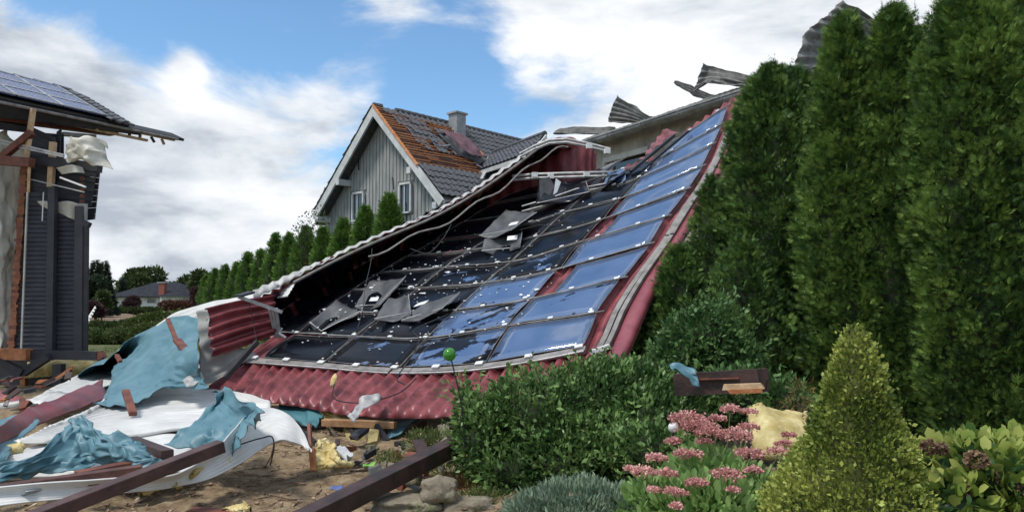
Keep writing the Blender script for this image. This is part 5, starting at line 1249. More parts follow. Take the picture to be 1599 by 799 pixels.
# clutter in the dark under the eave
def rubble(n, u0, u1, v0, v1, label, mats_, size=(.05, .25)):
    t = thing('rubble_pile', label, 'rubble', np.array([*P((u0 + u1) / 2, v1, 9)[:2], 0]))
    for k in range(n):
        u, v = random.uniform(u0, u1), random.uniform(v0, v1); d = min(1.55 * F / max(v - HOR, 1), 11)
        c = P(u, v, d * random.uniform(.98, 1.05)); c[2] = max(c[2], gz(c[0], c[1]) + .02); a = random.uniform(0, 3.14); L = random.uniform(*size)
        MB().bar(c, c + np.array([math.cos(a) * L, math.sin(a) * L, random.uniform(-.05, .15)]), random.uniform(.03, .12), random.uniform(.02, .06), rag=.03).put('rubble_piece', random.choice(mats_), t)
rubble(40, 480, 720, 668, 720, 'mixed rubble in the shadow under the eave of the collapsed roof', [M_woodd, M_slated, M_woodr, M_stone, M_stone, M_insuld])
rubble(26, 560, 720, 700, 775, 'small stones and chips between the long dark beam and the shrub', [M_stone, M_stone, M_woodr, M_etern], (.03, .12))
rubble(22, 0, 110, 590, 640, 'wood and tile chips lying behind the red trims by the dark house', [M_woodd, M_woodr, M_woodo, M_slate, M_tile])

# ------------------------------------------------------------------ stones of the small bank
GS = 'rough sandstones of the garden bank'
def rock(u, v, w, h, dp, label, seed, d=6.0):
    c = P(u, v, d)
    n = 14; V, Fs = [], []
    for i in range(n + 1):
        th = math.pi * i / n
        for k in range(20):
            ph = 2 * math.pi * k / 20; x, y, z = math.sin(th) * math.cos(ph), math.sin(th) * math.sin(ph), math.cos(th)
            e_ = 3.6; s_ = (abs(x) ** e_ + abs(y) ** e_ + abs(z) ** e_) ** (-1 / e_)
            q = np.array([x, y, z]) * s_
            q *= 1 + .34 * mn.noise(Vector((x * 1.6 + seed, y * 1.6, z * 1.6))) + .12 * mn.noise(Vector((x * 5 + seed, y * 5, z * 5)))
            V.append(c + q * np.array([w, dp, h]) * .5)
    for i in range(n):
        for k in range(20): Fs.append((i * 20 + k, (i + 1) * 20 + k, (i + 1) * 20 + (k + 1) % 20, i * 20 + (k + 1) % 20))
    o = obj('stone', V, Fs, M_stone, smooth=True); tag(o, label, 'stone', GS)
rock(684, 765, .27, .18, .3, 'blocky sandstone right behind the long dark beam', 1)
rock(728, 793, .42, .17, .3, 'flat mossy sandstone at the bottom below the dark shrub', 2)
rock(645, 745, .16, .12, .2, 'small sandstone in the gap under the long dark beam', 3, 6.6)
rock(650, 706, .4, .16, .3, 'brown stone half buried under the pointed teal piece', 5, 8.6)
rock(578, 706, .45, .2, .4, 'dark earthy stone beneath the dirty wool mass', 6, 8.9)
rock(636, 785, .5, .10, .35, 'long flat stone step beside the foreground beam', 7)
rock(672, 806, .25, .16, .3, 'reddish stone cut by the bottom edge of the picture', 8)

# ------------------------------------------------------------------ glass balls on sticks
gbm = NB('green glass ball'); p_ = gbm.n('ShaderNodeBsdfPrincipled'); p_.inputs['Base Color'].default_value = (.06, .30, .03, 1); p_.inputs['Roughness'].default_value = .12; p_.inputs['Transmission Weight'].default_value = .35
o_ = gbm.n('ShaderNodeOutputMaterial'); gbm.l(p_.outputs[0], o_.inputs[0])
def ball(name, c, r, m, parent):
    V, Fs = [], []
    for i in range(13):
        for k in range(20): th, ph = math.pi * i / 12, 2 * math.pi * k / 20; V.append(c + r * np.array([math.sin(th) * math.cos(ph), math.sin(th) * math.sin(ph), math.cos(th)]))
    for i in range(12):
        for k in range(20): Fs.append((i * 20 + k, (i + 1) * 20 + k, (i + 1) * 20 + (k + 1) % 20, i * 20 + (k + 1) % 20))
    return obj(name, V, Fs, m, parent, smooth=True)
t = thing('garden_ball', 'green glass ball on a thin dark rod above the shrub', 'garden ornament', P(720, 690, 6.3))
ball('ball', P(702, 553, 6.3), .054, gbm.m, t)
MB().tube([P(705, 562, 6.3), P(714, 600, 6.3), P(722, 640, 6.3), P(726, 700, 6.35)], .006, 6).put('rod', M_cable, t)
t = thing('garden_ball', 'small white ball on a stake beside the pink flowers', 'garden ornament', P(1052, 720, 5.2))
ball('ball', P(1051, 667, 5.2), .034, mat('white glazed ball', (.6, .6, .6), (.7, .7, .7), 3, .2, 0), t)
MB().tube([P(1051, 674, 5.2), P(1052, 760, 5.2)], .006, 6).put('rod', M_cable, t)

# ------------------------------------------------------------------ vegetation
L_thuja = leafmat('thuja foliage', (0.024, 0.062, 0.015), (0.078, 0.152, 0.032), (0.2, 0.31, 0.065), .22, .6)
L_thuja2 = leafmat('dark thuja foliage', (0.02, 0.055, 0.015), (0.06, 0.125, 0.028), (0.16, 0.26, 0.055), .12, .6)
L_thujaf = leafmat('bright thuja foliage', (0.045, 0.105, 0.016), (0.1, 0.2, 0.034), (0.18, 0.3, 0.06), .15, .6)
L_core = mat('dark crown core', (.012, .022, .008), (.03, .04, .015), 9, .9, .6, 30)  # colour of solid cores, painting the shade inside crowns
def column_crown(H, R, n, size, seed, lumps=.24, taper=.42, lean=0.0):
    """cloud of scale-leaf sprays over a lumpy column -> V, F, rnd, core V, F"""
    PER = 9; nc = n // PER
    z = rng.uniform(0, 1, nc) ** .9; ph = rng.uniform(0, 2 * np.pi, nc)
    def rad(z, ph):
        prof = (1 - np.clip((z - taper) / (1 - taper), 0, 1) ** 1.9) ** .8 * (0.78 + .22 * np.clip(z / .35, 0, 1))
        l = np.array([mn.fractal(Vector((math.cos(b) * 1.7 + seed, math.sin(b) * 1.7, a * H / R * .55)), .8, 2, 3) for a, b in zip(z, ph)])
        m_ = np.array([mn.noise(Vector((math.cos(b) * 4.4 + seed, math.sin(b) * 4.4, a * H / R * 1.7))) for a, b in zip(z, ph)])
        return R * prof * (1 + lumps * l + .10 * m_), m_
    r, m_ = rad(z, ph)
    rr = r * np.where(rng.random(nc) < .3, rng.uniform(.82, .93, nc), rng.uniform(.93, 1.07, nc))
    Cc = np.stack([np.cos(ph) * rr, np.sin(ph) * rr, z * H + .03], 1); out = np.stack([np.cos(ph), np.sin(ph), np.full(nc, .55)], 1); out += rng.normal(0, .28, out.shape)
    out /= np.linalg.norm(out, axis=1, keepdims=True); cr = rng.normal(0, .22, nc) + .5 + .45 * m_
    Cc = np.repeat(Cc, PER, 0); out = np.repeat(out, PER, 0); n = len(Cc); cs_ = size * .82 * np.repeat(rng.uniform(.65, 1.35, nc), PER)
    e_ = rng.normal(0, 1, (n, 3)); e_ /= np.linalg.norm(e_, axis=1, keepdims=True)
    C = Cc + (e_ * .55 + out * rng.uniform(-.5, .7, (n, 1))) * cs_[:, None]
    D = out * 1.0 + e_ * .75 + np.array([0, 0, .25]); S = cs_ * rng.uniform(.6, 1.0, n)
    V, Fq = leaves(C, D, S, *SPRAY)
    k = len(SPRAY[1]); tipn = np.einsum('ij,ij->i', e_, out)
    rn = np.repeat(np.clip(np.repeat(cr, PER) + .16 * tipn + rng.normal(0, .08, n), 0, 1), k)  # clump tops and bulges painted lighter, hollows darker, as highlight and shade
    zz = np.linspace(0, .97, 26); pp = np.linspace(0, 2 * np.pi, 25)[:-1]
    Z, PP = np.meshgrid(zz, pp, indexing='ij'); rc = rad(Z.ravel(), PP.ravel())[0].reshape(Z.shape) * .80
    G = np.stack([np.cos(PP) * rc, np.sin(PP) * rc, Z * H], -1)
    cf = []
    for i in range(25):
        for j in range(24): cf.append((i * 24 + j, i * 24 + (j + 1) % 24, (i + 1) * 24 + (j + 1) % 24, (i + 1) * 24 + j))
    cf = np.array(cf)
    return V, Fq, rn, G.reshape(-1, 3), cf
def thuja(base, H, R, n, size, seed, label, group, m=L_thuja, tips=14, taper=.42):
    t = thing('thuja', label, 'tree', base, group)
    V, Fq, rn, cv, cf = column_crown(H, R, n, size, seed, taper=taper)
    base = np.array(base, float)
    # loose leader shoots above the crown
    parts = [(V, Fq, rn)]
    if tips:
        cs, ds, ss = [], [], []
        for k in range(tips):
            a = rng.uniform(0, 6.28); q = rng.uniform(0, .55) * R; b = np.array([math.cos(a) * q, math.sin(a) * q, H * (1 - .10 * (q / R) ** 2) - .05]); hh = rng.uniform(.10, .32) * min(1, size / .08)
            for j in range(7): cs.append(b + np.array([0, 0, hh * j / 7])); ds.append(np.array([rng.normal(0, .5), rng.normal(0, .5), 1])); ss.append(size * (.75 - .08 * j))
        v, f = leaves(np.array(cs), np.array(ds), np.array(ss), *SPRAY); parts.append((v, f, np.full(len(f), .45)))
    V, Fq, rn = join(parts)
    c = obj('crown', V + base, Fq, m, t, tone=rn)
    obj('dark_core', cv + base, cf, L_core, t, smooth=True)
    MB().tube([base - (0, 0, .1), base + np.array([0, 0, H * .8])], .06, 8, rs=[.07, .02]).put('trunk', M_bark, t)
    return t
def thuja_at(u, vtop, d, Rpx, *a, **k):
    p = P(u, vtop, d); H = p[2] - gz(p[0], p[1]); return thuja((p[0], p[1], float(gz(p[0], p[1]))), H, Rpx * d / F, *a, **k)
GH = 'tall thujas of the right hand hedge'
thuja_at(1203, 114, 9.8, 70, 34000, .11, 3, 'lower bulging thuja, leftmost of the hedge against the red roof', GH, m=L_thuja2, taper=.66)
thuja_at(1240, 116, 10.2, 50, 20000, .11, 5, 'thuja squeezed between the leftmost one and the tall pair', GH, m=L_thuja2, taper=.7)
thuja_at(1318, 36, 8.9, 66, 44000, .105, 7, 'slim tall thuja left in the pair before the torn dark sheet', GH)
thuja_at(1396, 22, 8.7, 77, 44000, .105, 9, 'slim tall thuja right in the pair, with ragged tip', GH)
thuja_at(1515, -60, 7.9, 99, 60000, .105, 11, 'broad thuja filling the right side, taller than the picture', GH)
thuja_at(1618, -50, 7.8, 80, 28000, .105, 13, 'thuja cut by the right edge of the picture', GH)
# low thuja growth under the leaning one
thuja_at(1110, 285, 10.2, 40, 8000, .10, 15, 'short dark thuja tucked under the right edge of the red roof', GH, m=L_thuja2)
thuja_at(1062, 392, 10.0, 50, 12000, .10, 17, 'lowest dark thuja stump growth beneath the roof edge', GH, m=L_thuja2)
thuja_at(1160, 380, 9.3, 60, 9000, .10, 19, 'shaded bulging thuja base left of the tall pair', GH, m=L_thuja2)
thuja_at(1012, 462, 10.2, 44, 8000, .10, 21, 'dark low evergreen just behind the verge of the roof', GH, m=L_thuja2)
GM = 'row of thujas in front of the gable house'
row = [(609, 308, 21, 26, 9000), (570, 326, 22.5, 19, 6000), (536, 346, 24, 20, 6000), (505, 358, 25.5, 19, 5000), (478, 357, 27, 19, 5000), (452, 368, 28.5, 17, 4500), (430, 367, 30, 15, 4000), (408, 392, 31.5, 14, 3500),
       (388, 396, 33, 14, 3500), (370, 412, 34.5, 12, 3000), (352, 416, 36, 11, 3000), (336, 422, 38, 11, 2600), (322, 432, 40, 9, 2000)]
for k, (u, v, d, rp_, n) in enumerate(row):
    order = ['nearest and widest thuja of the row, beside the right window', 'second thuja of the row, just left of the widest', 'third thuja from the wide end of the row', 'fourth thuja from the wide end of the row', 'fifth thuja from the wide end of the row', 'sixth thuja from the wide end, mid row',
             'seventh thuja from the wide end, tallest of the middle', 'eighth thuja from the wide end of the row', 'ninth thuja from the wide end of the row', 'fourth thuja from the far left end of the row', 'third thuja from the far left end of the row', 'second thuja from the far left end of the row', 'farthest and smallest thuja at the left end of the row'][k]
    thuja_at(u, v, d, rp_ * (1.38 + .12 * math.sin(k * 2.3)), int(n * 2.5), .125, 30 + k, order, GM, m=L_thujaf, tips=8, taper=.24 + .09 * (k % 3))

L_shrub = leafmat('glossy dark shrub leaves', (0.022, 0.06, 0.018), (0.06, 0.125, 0.034), (0.19, 0.3, 0.09), .18, .42)
L_loose = leafmat('loose shrub leaves', (0.028, 0.068, 0.022), (0.055, 0.12, 0.036), (0.13, 0.23, 0.07), .2, .45)
L_box = leafmat('boxwood leaves', (0.07, 0.12, 0.02), (0.17, 0.225, 0.04), (0.36, 0.4, 0.09), .2, .5, patch=(3.0, .68, (.20, .13, .05)))
L_sed = leafmat('sedum leaves', (0.15, 0.27, 0.07), (0.26, 0.42, 0.13), (0.4, 0.56, 0.22), .3, .5)
L_silver = leafmat('silver green leaves', (.09, .14, .085), (.17, .24, .155), (.28, .36, .25), .15, .6)
L_hyd = leafmat('yellow green hydrangea leaves', (0.06, 0.13, 0.025), (0.2, 0.28, 0.05), (0.45, 0.48, 0.13), .3, .5)
L_tree = leafmat('broadleaf foliage', (.022, .040, .014), (.045, .072, .022), (.09, .115, .035), .15, .7)
L_con = leafmat('dark conifer foliage', (.010, .022, .012), (.020, .040, .018), (.04, .065, .03), .1, .7)
L_purp = leafmat('purple foliage', (.030, .016, .018), (.055, .028, .030), (.09, .045, .045), .1, .7)
L_weed = leafmat('low weeds', (.06, .09, .025), (.12, .16, .045), (.20, .24, .08), .25, .6)
def blobcloud(cs, n, size, seed, tmpl, spread=.45, shell=.72, updir=.35):
    """leaves over the outer shell of several ellipsoids (centre, radii)"""
    w = np.array([c[1][0] * c[1][2] for c in cs]); w = w / w.sum(); P_, D_, I_ = [], [], []
    for (c, r), f in zip(cs, w):
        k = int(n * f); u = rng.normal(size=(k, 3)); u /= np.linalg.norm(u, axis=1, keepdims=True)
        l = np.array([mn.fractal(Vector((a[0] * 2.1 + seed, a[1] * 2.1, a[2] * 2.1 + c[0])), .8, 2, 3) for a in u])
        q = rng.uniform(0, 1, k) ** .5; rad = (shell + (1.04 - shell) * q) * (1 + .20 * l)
        P_.append(np.array(c) + u * np.array(r) * rad[:, None]); D_.append(u + np.array([0, 0, updir]) + rng.normal(0, spread, (k, 3))); I_.append(q * .4 + .35 * l + .3 + rng.normal(0, .15, k))  # inner and hollow leaves painted darker, as shade within the crown
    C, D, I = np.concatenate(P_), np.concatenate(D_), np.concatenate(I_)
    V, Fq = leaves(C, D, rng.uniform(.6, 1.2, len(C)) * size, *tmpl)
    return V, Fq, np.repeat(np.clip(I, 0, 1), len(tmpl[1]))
def bush(name, label, cat, base, cs, n, size, seed, m, tmpl=OVAL, group=None, twigs=14, core=.62, corem=None, shoots=0, **k):
    t = thing(name, label, cat, base, group)
    V, Fq, rn = blobcloud(cs, n, size, seed, tmpl, **k)
    if shoots:
        Cs, Ds = [], []
        for j in range(shoots):
            c, r = cs[j % len(cs)]; u = rng.normal(size=3) + np.array([0, -.2, .7]); u /= np.linalg.norm(u); a = np.array(c) + u * np.array(r) * .85; L = rng.uniform(.10, .26) * (size / .066)
            w = nrm(u + np.array([0, 0, .5]) + rng.normal(0, .3, 3))
            for q in range(9): Cs.append(a + w * L * q / 8); Ds.append(w * .8 + rng.normal(0, .7, 3))
        v2, f2 = leaves(np.array(Cs), np.array(Ds), rng.uniform(.6, 1.1, len(Cs)) * size, *tmpl); V, Fq, rn = join([(V, Fq, rn), (v2, f2, rng.uniform(.5, 1, len(f2)))])
    obj('foliage', V, Fq, m, t, tone=rn)
    mb = MB(); b = np.array(base, float)
    for j in range(twigs):
        c, r = cs[j % len(cs)]; e_ = np.array(c) + rng.normal(0, .35, 3) * np.array(r); mid = (b + e_) / 2 + rng.normal(0, .05, 3) * r[0]
        mb.tube([b + rng.normal(0, .05, 3) * np.array([1, 1, 0]), mid, e_], .01, 5, rs=[r[0] * .035, r[0] * .025, r[0] * .008])
    mb.put('branches', M_bark, t)
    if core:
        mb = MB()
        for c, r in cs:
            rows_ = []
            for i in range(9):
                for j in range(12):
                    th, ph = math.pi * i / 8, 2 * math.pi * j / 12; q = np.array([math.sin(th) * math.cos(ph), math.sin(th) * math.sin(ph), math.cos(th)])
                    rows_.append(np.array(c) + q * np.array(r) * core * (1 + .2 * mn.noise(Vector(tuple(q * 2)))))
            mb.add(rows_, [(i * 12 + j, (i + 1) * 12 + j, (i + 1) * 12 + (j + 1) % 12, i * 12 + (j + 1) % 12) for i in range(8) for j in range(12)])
        mb.put('core_hull', corem or L_core, t, smooth=True)  # solid hull; its default dark colour stands for shade inside the bush
    return t
def pe(u, v, d, ru, rv, rd): return (P(u, v, d), (ru * d / F, rd, rv * d / F))
# dark laurel like shrubs mid right
bush('evergreen_shrub', 'wide dark evergreen shrub in front of the right half of the red eave', 'shrub', (P(860, 740, 7.0)[0], 7.0, .2),
     [pe(835, 665, 6.9, 95, 82, .5), pe(765, 690, 6.8, 55, 70, .35), pe(925, 645, 7.2, 80, 75, .5), pe(990, 630, 7.4, 75, 68, .5), pe(1020, 680, 6.9, 85, 75, .45), pe(900, 700, 6.7, 95, 60, .4), pe(1070, 645, 7.2, 55, 58, .4), pe(880, 725, 6.5, 80, 45, .35), pe(965, 715, 6.5, 70, 45, .35), pe(805, 735, 6.5, 60, 38, .3), pe(730, 640, 6.9, 18, 30, .15), pe(1010, 705, 6.3, 60, 40, .3), pe(935, 590, 7.4, 40, 28, .3)],
     42000, .066, 4, L_shrub, shoots=260, twigs=26, shell=.55, spread=.6)
bush('evergreen_shrub', 'taller loose shrub with lighter shoots behind the snapped beam', 'shrub', (P(1100, 640, 7.9)[0], 7.9, .3),
     [pe(1095, 530, 7.9, 58, 48, .45), pe(1060, 560, 7.8, 45, 36, .4), pe(1140, 560, 7.9, 48, 40, .4), pe(1120, 500, 8.0, 26, 28, .3), pe(1150, 625, 7.3, 60, 50, .4), pe(1215, 640, 7.2, 50, 45, .4)], 11000, .072, 6, L_loose, shoots=160, twigs=16, shell=.4)
# box cone
def boxcone():
    ap = P(1335, 497, 3.6); H = 1.62; zb = ap[2] - H; n = 46000; R = .56
    t = thing('box_cone', 'clipped boxwood cone with yellowish tips in the right foreground', 'shrub', (ap[0], ap[1], zb))
    z = 1 - np.sqrt(rng.uniform(0.0004, 1, n)); ph = rng.uniform(0, 6.283, n)
    l = np.array([mn.fractal(Vector((math.cos(b) * 1.6 * (1.2 - a) + 3, math.sin(b) * 1.6 * (1.2 - a), a * 5)), .8, 2, 4) for a, b in zip(z, ph)])
    prof = (1 - z) ** .95 * R * 1.04 * (1 + .30 * l) + .010; q = rng.uniform(0, 1, n) ** .5; r = prof * (.80 + .21 * q) + np.abs(rng.normal(0, .016, n)) * (rng.random(n) < .3)
    C = np.stack([np.cos(ph) * r, np.sin(ph) * r, z * H], 1) + np.array([ap[0], ap[1], zb])
    D = np.stack([np.cos(ph) * .8, np.sin(ph) * .8, np.full(n, .8)], 1) + rng.normal(0, .5, (n, 3))
    V, Fq = leaves(C, D, rng.uniform(.6, 1.15, n) * .026, [(0, 0, 0), (.5, .34, .1), (1, 0, 0), (.5, -.34, .1)], OVAL[1])
    obj('foliage', V, Fq, L_box, t, tone=np.repeat(np.clip(.25 + .5 * q + .4 * l + rng.normal(0, .18, n), 0, 1), 2))  # depth shade in the leaf values: darker inside and in hollows
    zz = np.linspace(0, .97, 20); mb = MB(); rows_ = [np.array([ap[0] + math.cos(a) * (1 - x) ** .95 * R * .8, ap[1] + math.sin(a) * (1 - x) ** .95 * R * .8, zb + x * H]) for x in zz for a in np.linspace(0, 6.283, 21)[:-1]]
    mb.add(rows_, [(i * 20 + j, i * 20 + (j + 1) % 20, (i + 1) * 20 + (j + 1) % 20, (i + 1) * 20 + j) for i in range(19) for j in range(20)]); mb.put('core_hull', mat('box core hull', (.05, .06, .015), (.10, .11, .03), 12, .9, .5), t, smooth=True)  # solid core, coloured darker than the leaves as inner shade
boxcone()
# pink sedum
M_pink = leafmat('dusty pink flower heads', (0.36, 0.14, 0.13), (0.6, 0.29, 0.27), (0.8, 0.5, 0.45), .2, .8)
def sedum():
    heads = [(1073, 655, 4.8, 24), (1090, 668, 4.7, 26), (1108, 677, 4.6, 20), (1140, 640, 4.9, 14), (1148, 682, 4.6, 24), (1168, 644, 4.9, 12), (1172, 710, 4.4, 20), (1136, 742, 4.2, 20), (1024, 716, 4.5, 15), (1072, 710, 4.5, 18), (1005, 738, 4.4, 18), (1042, 740, 4.3, 14),
             (1088, 755, 4.2, 15), (1226, 695, 4.7, 14), (1215, 706, 4.6, 14), (985, 732, 4.5, 9), (1052, 768, 4.1, 11), (1176, 735, 4.3, 12), (1063, 770, 4.1, 10), (1050, 690, 4.7, 12), (1120, 655, 4.8, 12), (1022, 765, 4.2, 9), (1145, 765, 4.1, 9), (1170, 668, 4.75, 14), (1232, 680, 4.8, 10), (1055, 790, 4.0, 9), (1100, 690, 4.6, 11)]
    words = ['topmost', 'broad upper', 'middle upper', 'small high', 'large central', 'small high right', 'round right', 'round lower', 'small left', 'middle left', 'pale far left', 'small lower left', 'middle lower', 'rearmost right', 'rear right']
    t = thing('sedum', 'clump of pink flowered sedum with fleshy green leaves beside the box cone', 'plant', (P(1105, 799, 4.4)[0], 4.4, .25))
    b0 = np.array([P(1105, 799, 4.4)[0], 4.5, .28])
    for k, (u, v, d, r) in enumerate(heads):
        c = P(u, v, d - .12); R = 1.08 * r * d / F; b = b0 + (c - b0) * np.array([.55, .55, 0]); b[2] = .3
        st = MB().tube([b, (b + c) / 2 + rng.normal(0, .02, 3), c - (0, 0, R * .25)], .005, 5, rs=[.006, .005, .004]).put('stem', mat('green stem', (.10, .16, .05), (.17, .22, .09), 5, .7, .1), t)
        n = int(420 * (R / .08) ** 1.3) + 90; a = rng.uniform(0, 6.283, n); q = np.sqrt(rng.uniform(0, 1, n)) * R; C = np.stack([np.cos(a) * q, np.sin(a) * q, .30 * R * np.cos(q / R * 1.5) + rng.normal(0, .10 * R, n)], 1)
        C *= (1 + .45 * np.array([mn.noise(Vector((x[0] * 22, x[1] * 22, k))) for x in C]))[:, None]
        V, Fq = leaves(C + c, np.stack([np.cos(a), np.sin(a), np.full(n, .8)], 1) + rng.normal(0, .7, (n, 3)), rng.uniform(.7, 1.3, n) * .0115, [(0, -.2, 0), (0, .5, .1), (.9, .4, 0), (.9, -.4, .1)], [(0, 1, 2), (0, 2, 3)])
        obj('flower_head', V, Fq, M_pink, t, tone=np.repeat(np.clip(.5 + C[:, 2] / R * .5 + rng.normal(0, .25, n), 0, 1), 2))
    cs = [pe(1105, 765, 4.5, 70, 62, .22), pe(1045, 790, 4.4, 62, 45, .22), pe(1160, 785, 4.4, 52, 58, .22), pe(1110, 795, 4.2, 85, 45, .24), pe(1010, 790, 4.4, 40, 34, .2)]
    V, Fq, rn = blobcloud(cs, 3400, .068, 9, ([(0, 0, 0), (.35, .24, .06), (.8, .20, .05), (1, 0, 0), (.8, -.20, .05), (.35, -.24, .06)], [(0, 1, 2, 3), (0, 3, 4, 5)]), shell=.35, updir=.8); obj('foliage', V, Fq, L_sed, t, tone=rn)
sedum()
bush('silver_plant', 'mound of silver green feathery leaves at the bottom centre', 'plant', (P(905, 830, 4.7)[0], 4.7, .2), [pe(905, 805, 4.7, 88, 50, .34), pe(835, 812, 4.7, 50, 36, .25), pe(970, 805, 4.6, 55, 40, .25)], 11000, .055, 12, L_silver, BLADE, shell=.6, updir=.7, corem=L_silver)
# hydrangea with faded heads
HL = ([(0, 0, 0), (.3, .30, .04), (.7, .30, .02), (1, 0, -.08), (.7, -.30, .02), (.3, -.30, .04)], [(0, 1, 2, 3), (0, 3, 4, 5)])
def hydrangea():
    cs = [pe(1500, 735, 4.1, 58, 48, .22), pe(1560, 760, 4.0, 62, 62, .24), pe(1480, 790, 3.9, 50, 40, .2), pe(1600, 720, 4.2, 45, 40, .2), pe(1530, 700, 4.2, 30, 20, .15)]
    t = bush('hydrangea', 'yellow green hydrangea with brown faded heads at the right edge', 'shrub', (P(1530, 830, 4.1)[0], 4.1, .2), cs, 1700, .080, 14, L_hyd, HL, shell=.55, updir=.5, spread=.6, corem=L_loose)
    V, Fq, rn = blobcloud(cs, 1500, .05, 15, HL, shell=.4, updir=.4, spread=.8); obj('small_leaves', V, Fq, L_loose, t, tone=rn)
    Mh = leafmat('faded hydrangea petals', (.10, .055, .03), (.24, .15, .09), (.42, .32, .22), .2, .8)
    for u, v, r in ((1524, 718, 16), (1502, 765, 18), (1595, 770, 16), (1452, 698, 12), (1588, 795, 14), (1470, 700, 9), (1562, 745, 9)):
        c = P(u, v, 3.85); R = r * 3.85 / F; n = 220; x = rng.normal(size=(n, 3)); x /= np.linalg.norm(x, axis=1, keepdims=True)
        V, Fq = leaves(c + x * R * rng.uniform(.6, 1, (n, 1)) * np.array([1, 1, .8]), x + rng.normal(0, .6, (n, 3)), np.full(n, .016), [(0, -.35, 0), (0, .35, .1), (.9, .45, 0), (.9, -.45, .1)], [(0, 1, 2), (0, 2, 3)])
        obj('faded_head', V, Fq, Mh, t, tone=np.repeat(rng.random(n), 2))
hydrangea()
bush('wild_shoots', 'thin shoots with reddish dry tips right of the snapped beam', 'plant', (P(1255, 680, 6.2)[0], 6.2, .3), [pe(1252, 615, 6.2, 20, 26, .15), pe(1240, 640, 6.2, 25, 22, .15)], 260, .05, 17, leafmat('dry reddish leaves', (.09, .06, .02), (.17, .11, .04), (.28, .17, .07), .2, .7), BLADE, core=0, shell=.2)
# low plants on the bank and under the eave
for (u, v, d, ru, rv, n, lb, m_) in [(672, 690, 8.2, 42, 20, 1600, 'low green weed tuft under the eave left of the dark shrub', L_weed), (610, 718, 7.6, 22, 12, 500, 'small weed tuft beside the green scrap', L_weed), (730, 755, 6.6, 45, 16, 900, 'reddish ground weeds below the dark shrub', leafmat('rusty weeds', (.10, .05, .02), (.19, .09, .035), (.17, .17, .06), .2, .7)),
                                      (760, 778, 6.2, 45, 12, 800, 'low green weeds between stone and silver plant', L_weed), (700, 735, 7.0, 30, 10, 400, 'sparse weeds behind the blocky sandstone', L_weed)]:
    bush('ground_weeds', lb, 'plant', (P(u, v, d)[0], d, float(gz(P(u, v, d)[0], d))), [pe(u, v, d, ru, rv, .2)], n, .045, u, m_, BLADE, twigs=5, core=0, shell=.1, updir=.9, group='weeds on the bare bank')

# far trees and hedges
def tree(u, vtop, vbase, d, ru, label, m, seed, n=3000, conif=False, group='trees around the far bungalow', size=None):
    p = P(u, vtop, d); H = p[2]; R = ru * d / F; b = np.array([p[0], d, 0.])
    t = thing('conifer' if conif else 'broadleaf_tree', label, 'tree', b, group); sz = size or .5 * d / 90
    if conif:
        z = 1 - np.sqrt(rng.uniform(0.001, 1, n)); ph = rng.uniform(0, 6.283, n); k = np.floor(z * 14) / 14; r = (1 - z) * R * (.75 + .35 * rng.random(n)) * (1.15 - .5 * ((z * 14) % 1)) + .05
        C = np.stack([np.cos(ph) * r, np.sin(ph) * r, z * H * .94 + H * .05], 1) + b; V, Fq = leaves(C, np.stack([np.cos(ph), np.sin(ph), np.full(n, -.1)], 1) + rng.normal(0, .3, (n, 3)), rng.uniform(.7, 1.3, n) * sz, *SPRAY); rn = np.repeat(rng.random(n), len(SPRAY[1]))
    else:
        cs = []
        for k in range(9):
            a = rng.uniform(0, 6.28); q = rng.uniform(.15, .6) * R; hz = rng.uniform(.38, .80); rr = R * rng.uniform(.35, .55)
            cs.append((b + np.array([math.cos(a) * q, math.sin(a) * q, H * hz]), (rr, rr, min(rr * .85, H * (1 - hz)))))
        V, Fq, rn = blobcloud(cs, n, sz, seed, OVAL, shell=.45)
    obj('crown', V, Fq, m, t, tone=rn)
    MB().tube([b, b + np.array([0, 0, H * .5]), b + np.array([.02 * H, 0, H * .8])], .2, 7, rs=[H * .03, H * .022, H * .008]).put('trunk', M_bark, t)
    if not conif:
        for k in range(5): e_ = cs[k][0]; s_ = b + np.array([0, 0, H * .35]); MB().tube([s_, (s_ + e_) / 2 + (0, 0, .1 * H * 0), e_], .1, 5, rs=[H * .015, H * .01, H * .004]).put('limb', M_bark, t)
tree(150, 402, 500, 75, 20, 'dark tree rising left behind the bungalow next to the damaged house', L_con, 1, 4200, True)
tree(163, 404, 500, 78, 18, 'second dark conifer touching the one beside the damaged house', L_con, 2, 3600, True)
tree(140, 425, 500, 68, 26, 'dark broad tree hidden behind the damaged house corner', L_con, 3, 5000)
tree(160, 452, 500, 62, 15, 'mid green tree left of the bungalow', L_tree, 4, 4000)
tree(230, 418, 470, 150, 34, 'round green tree top above the bungalow chimney', L_tree, 5, 6000)
tree(205, 432, 470, 150, 22, 'green tree top above the left bungalow roof', L_tree, 6, 4000)
tree(262, 432, 470, 150, 16, 'low tree top above the right bungalow roof', L_tree, 7, 3000)
tree(192, 431, 470, 130, 4, 'thin pointed conifer above the bungalow roof', L_con, 8, 900, True)
tree(298, 428, 470, 120, 24, 'green tree right of the bungalow', L_tree, 9, 5000)
tree(325, 418, 470, 110, 26, 'olive tree between bungalow and thuja row', L_tree, 10, 5000)
tree(318, 444, 480, 90, 18, 'purple leaved tree right of the bungalow', L_purp, 11, 3500)
tree(204, 464, 480, 100, 11, 'purple bush before the white wall of the bungalow', L_purp, 12, 3500, group='bushes before the bungalow')
tree(148, 472, 490, 60, 14, 'dark purple bush left of the bungalow behind the field', L_purp, 13, 3500, group='bushes before the bungalow')
tree(352, 425, 470, 120, 22, 'far green tree behind the small end of the thuja row', L_tree, 14, 3500)
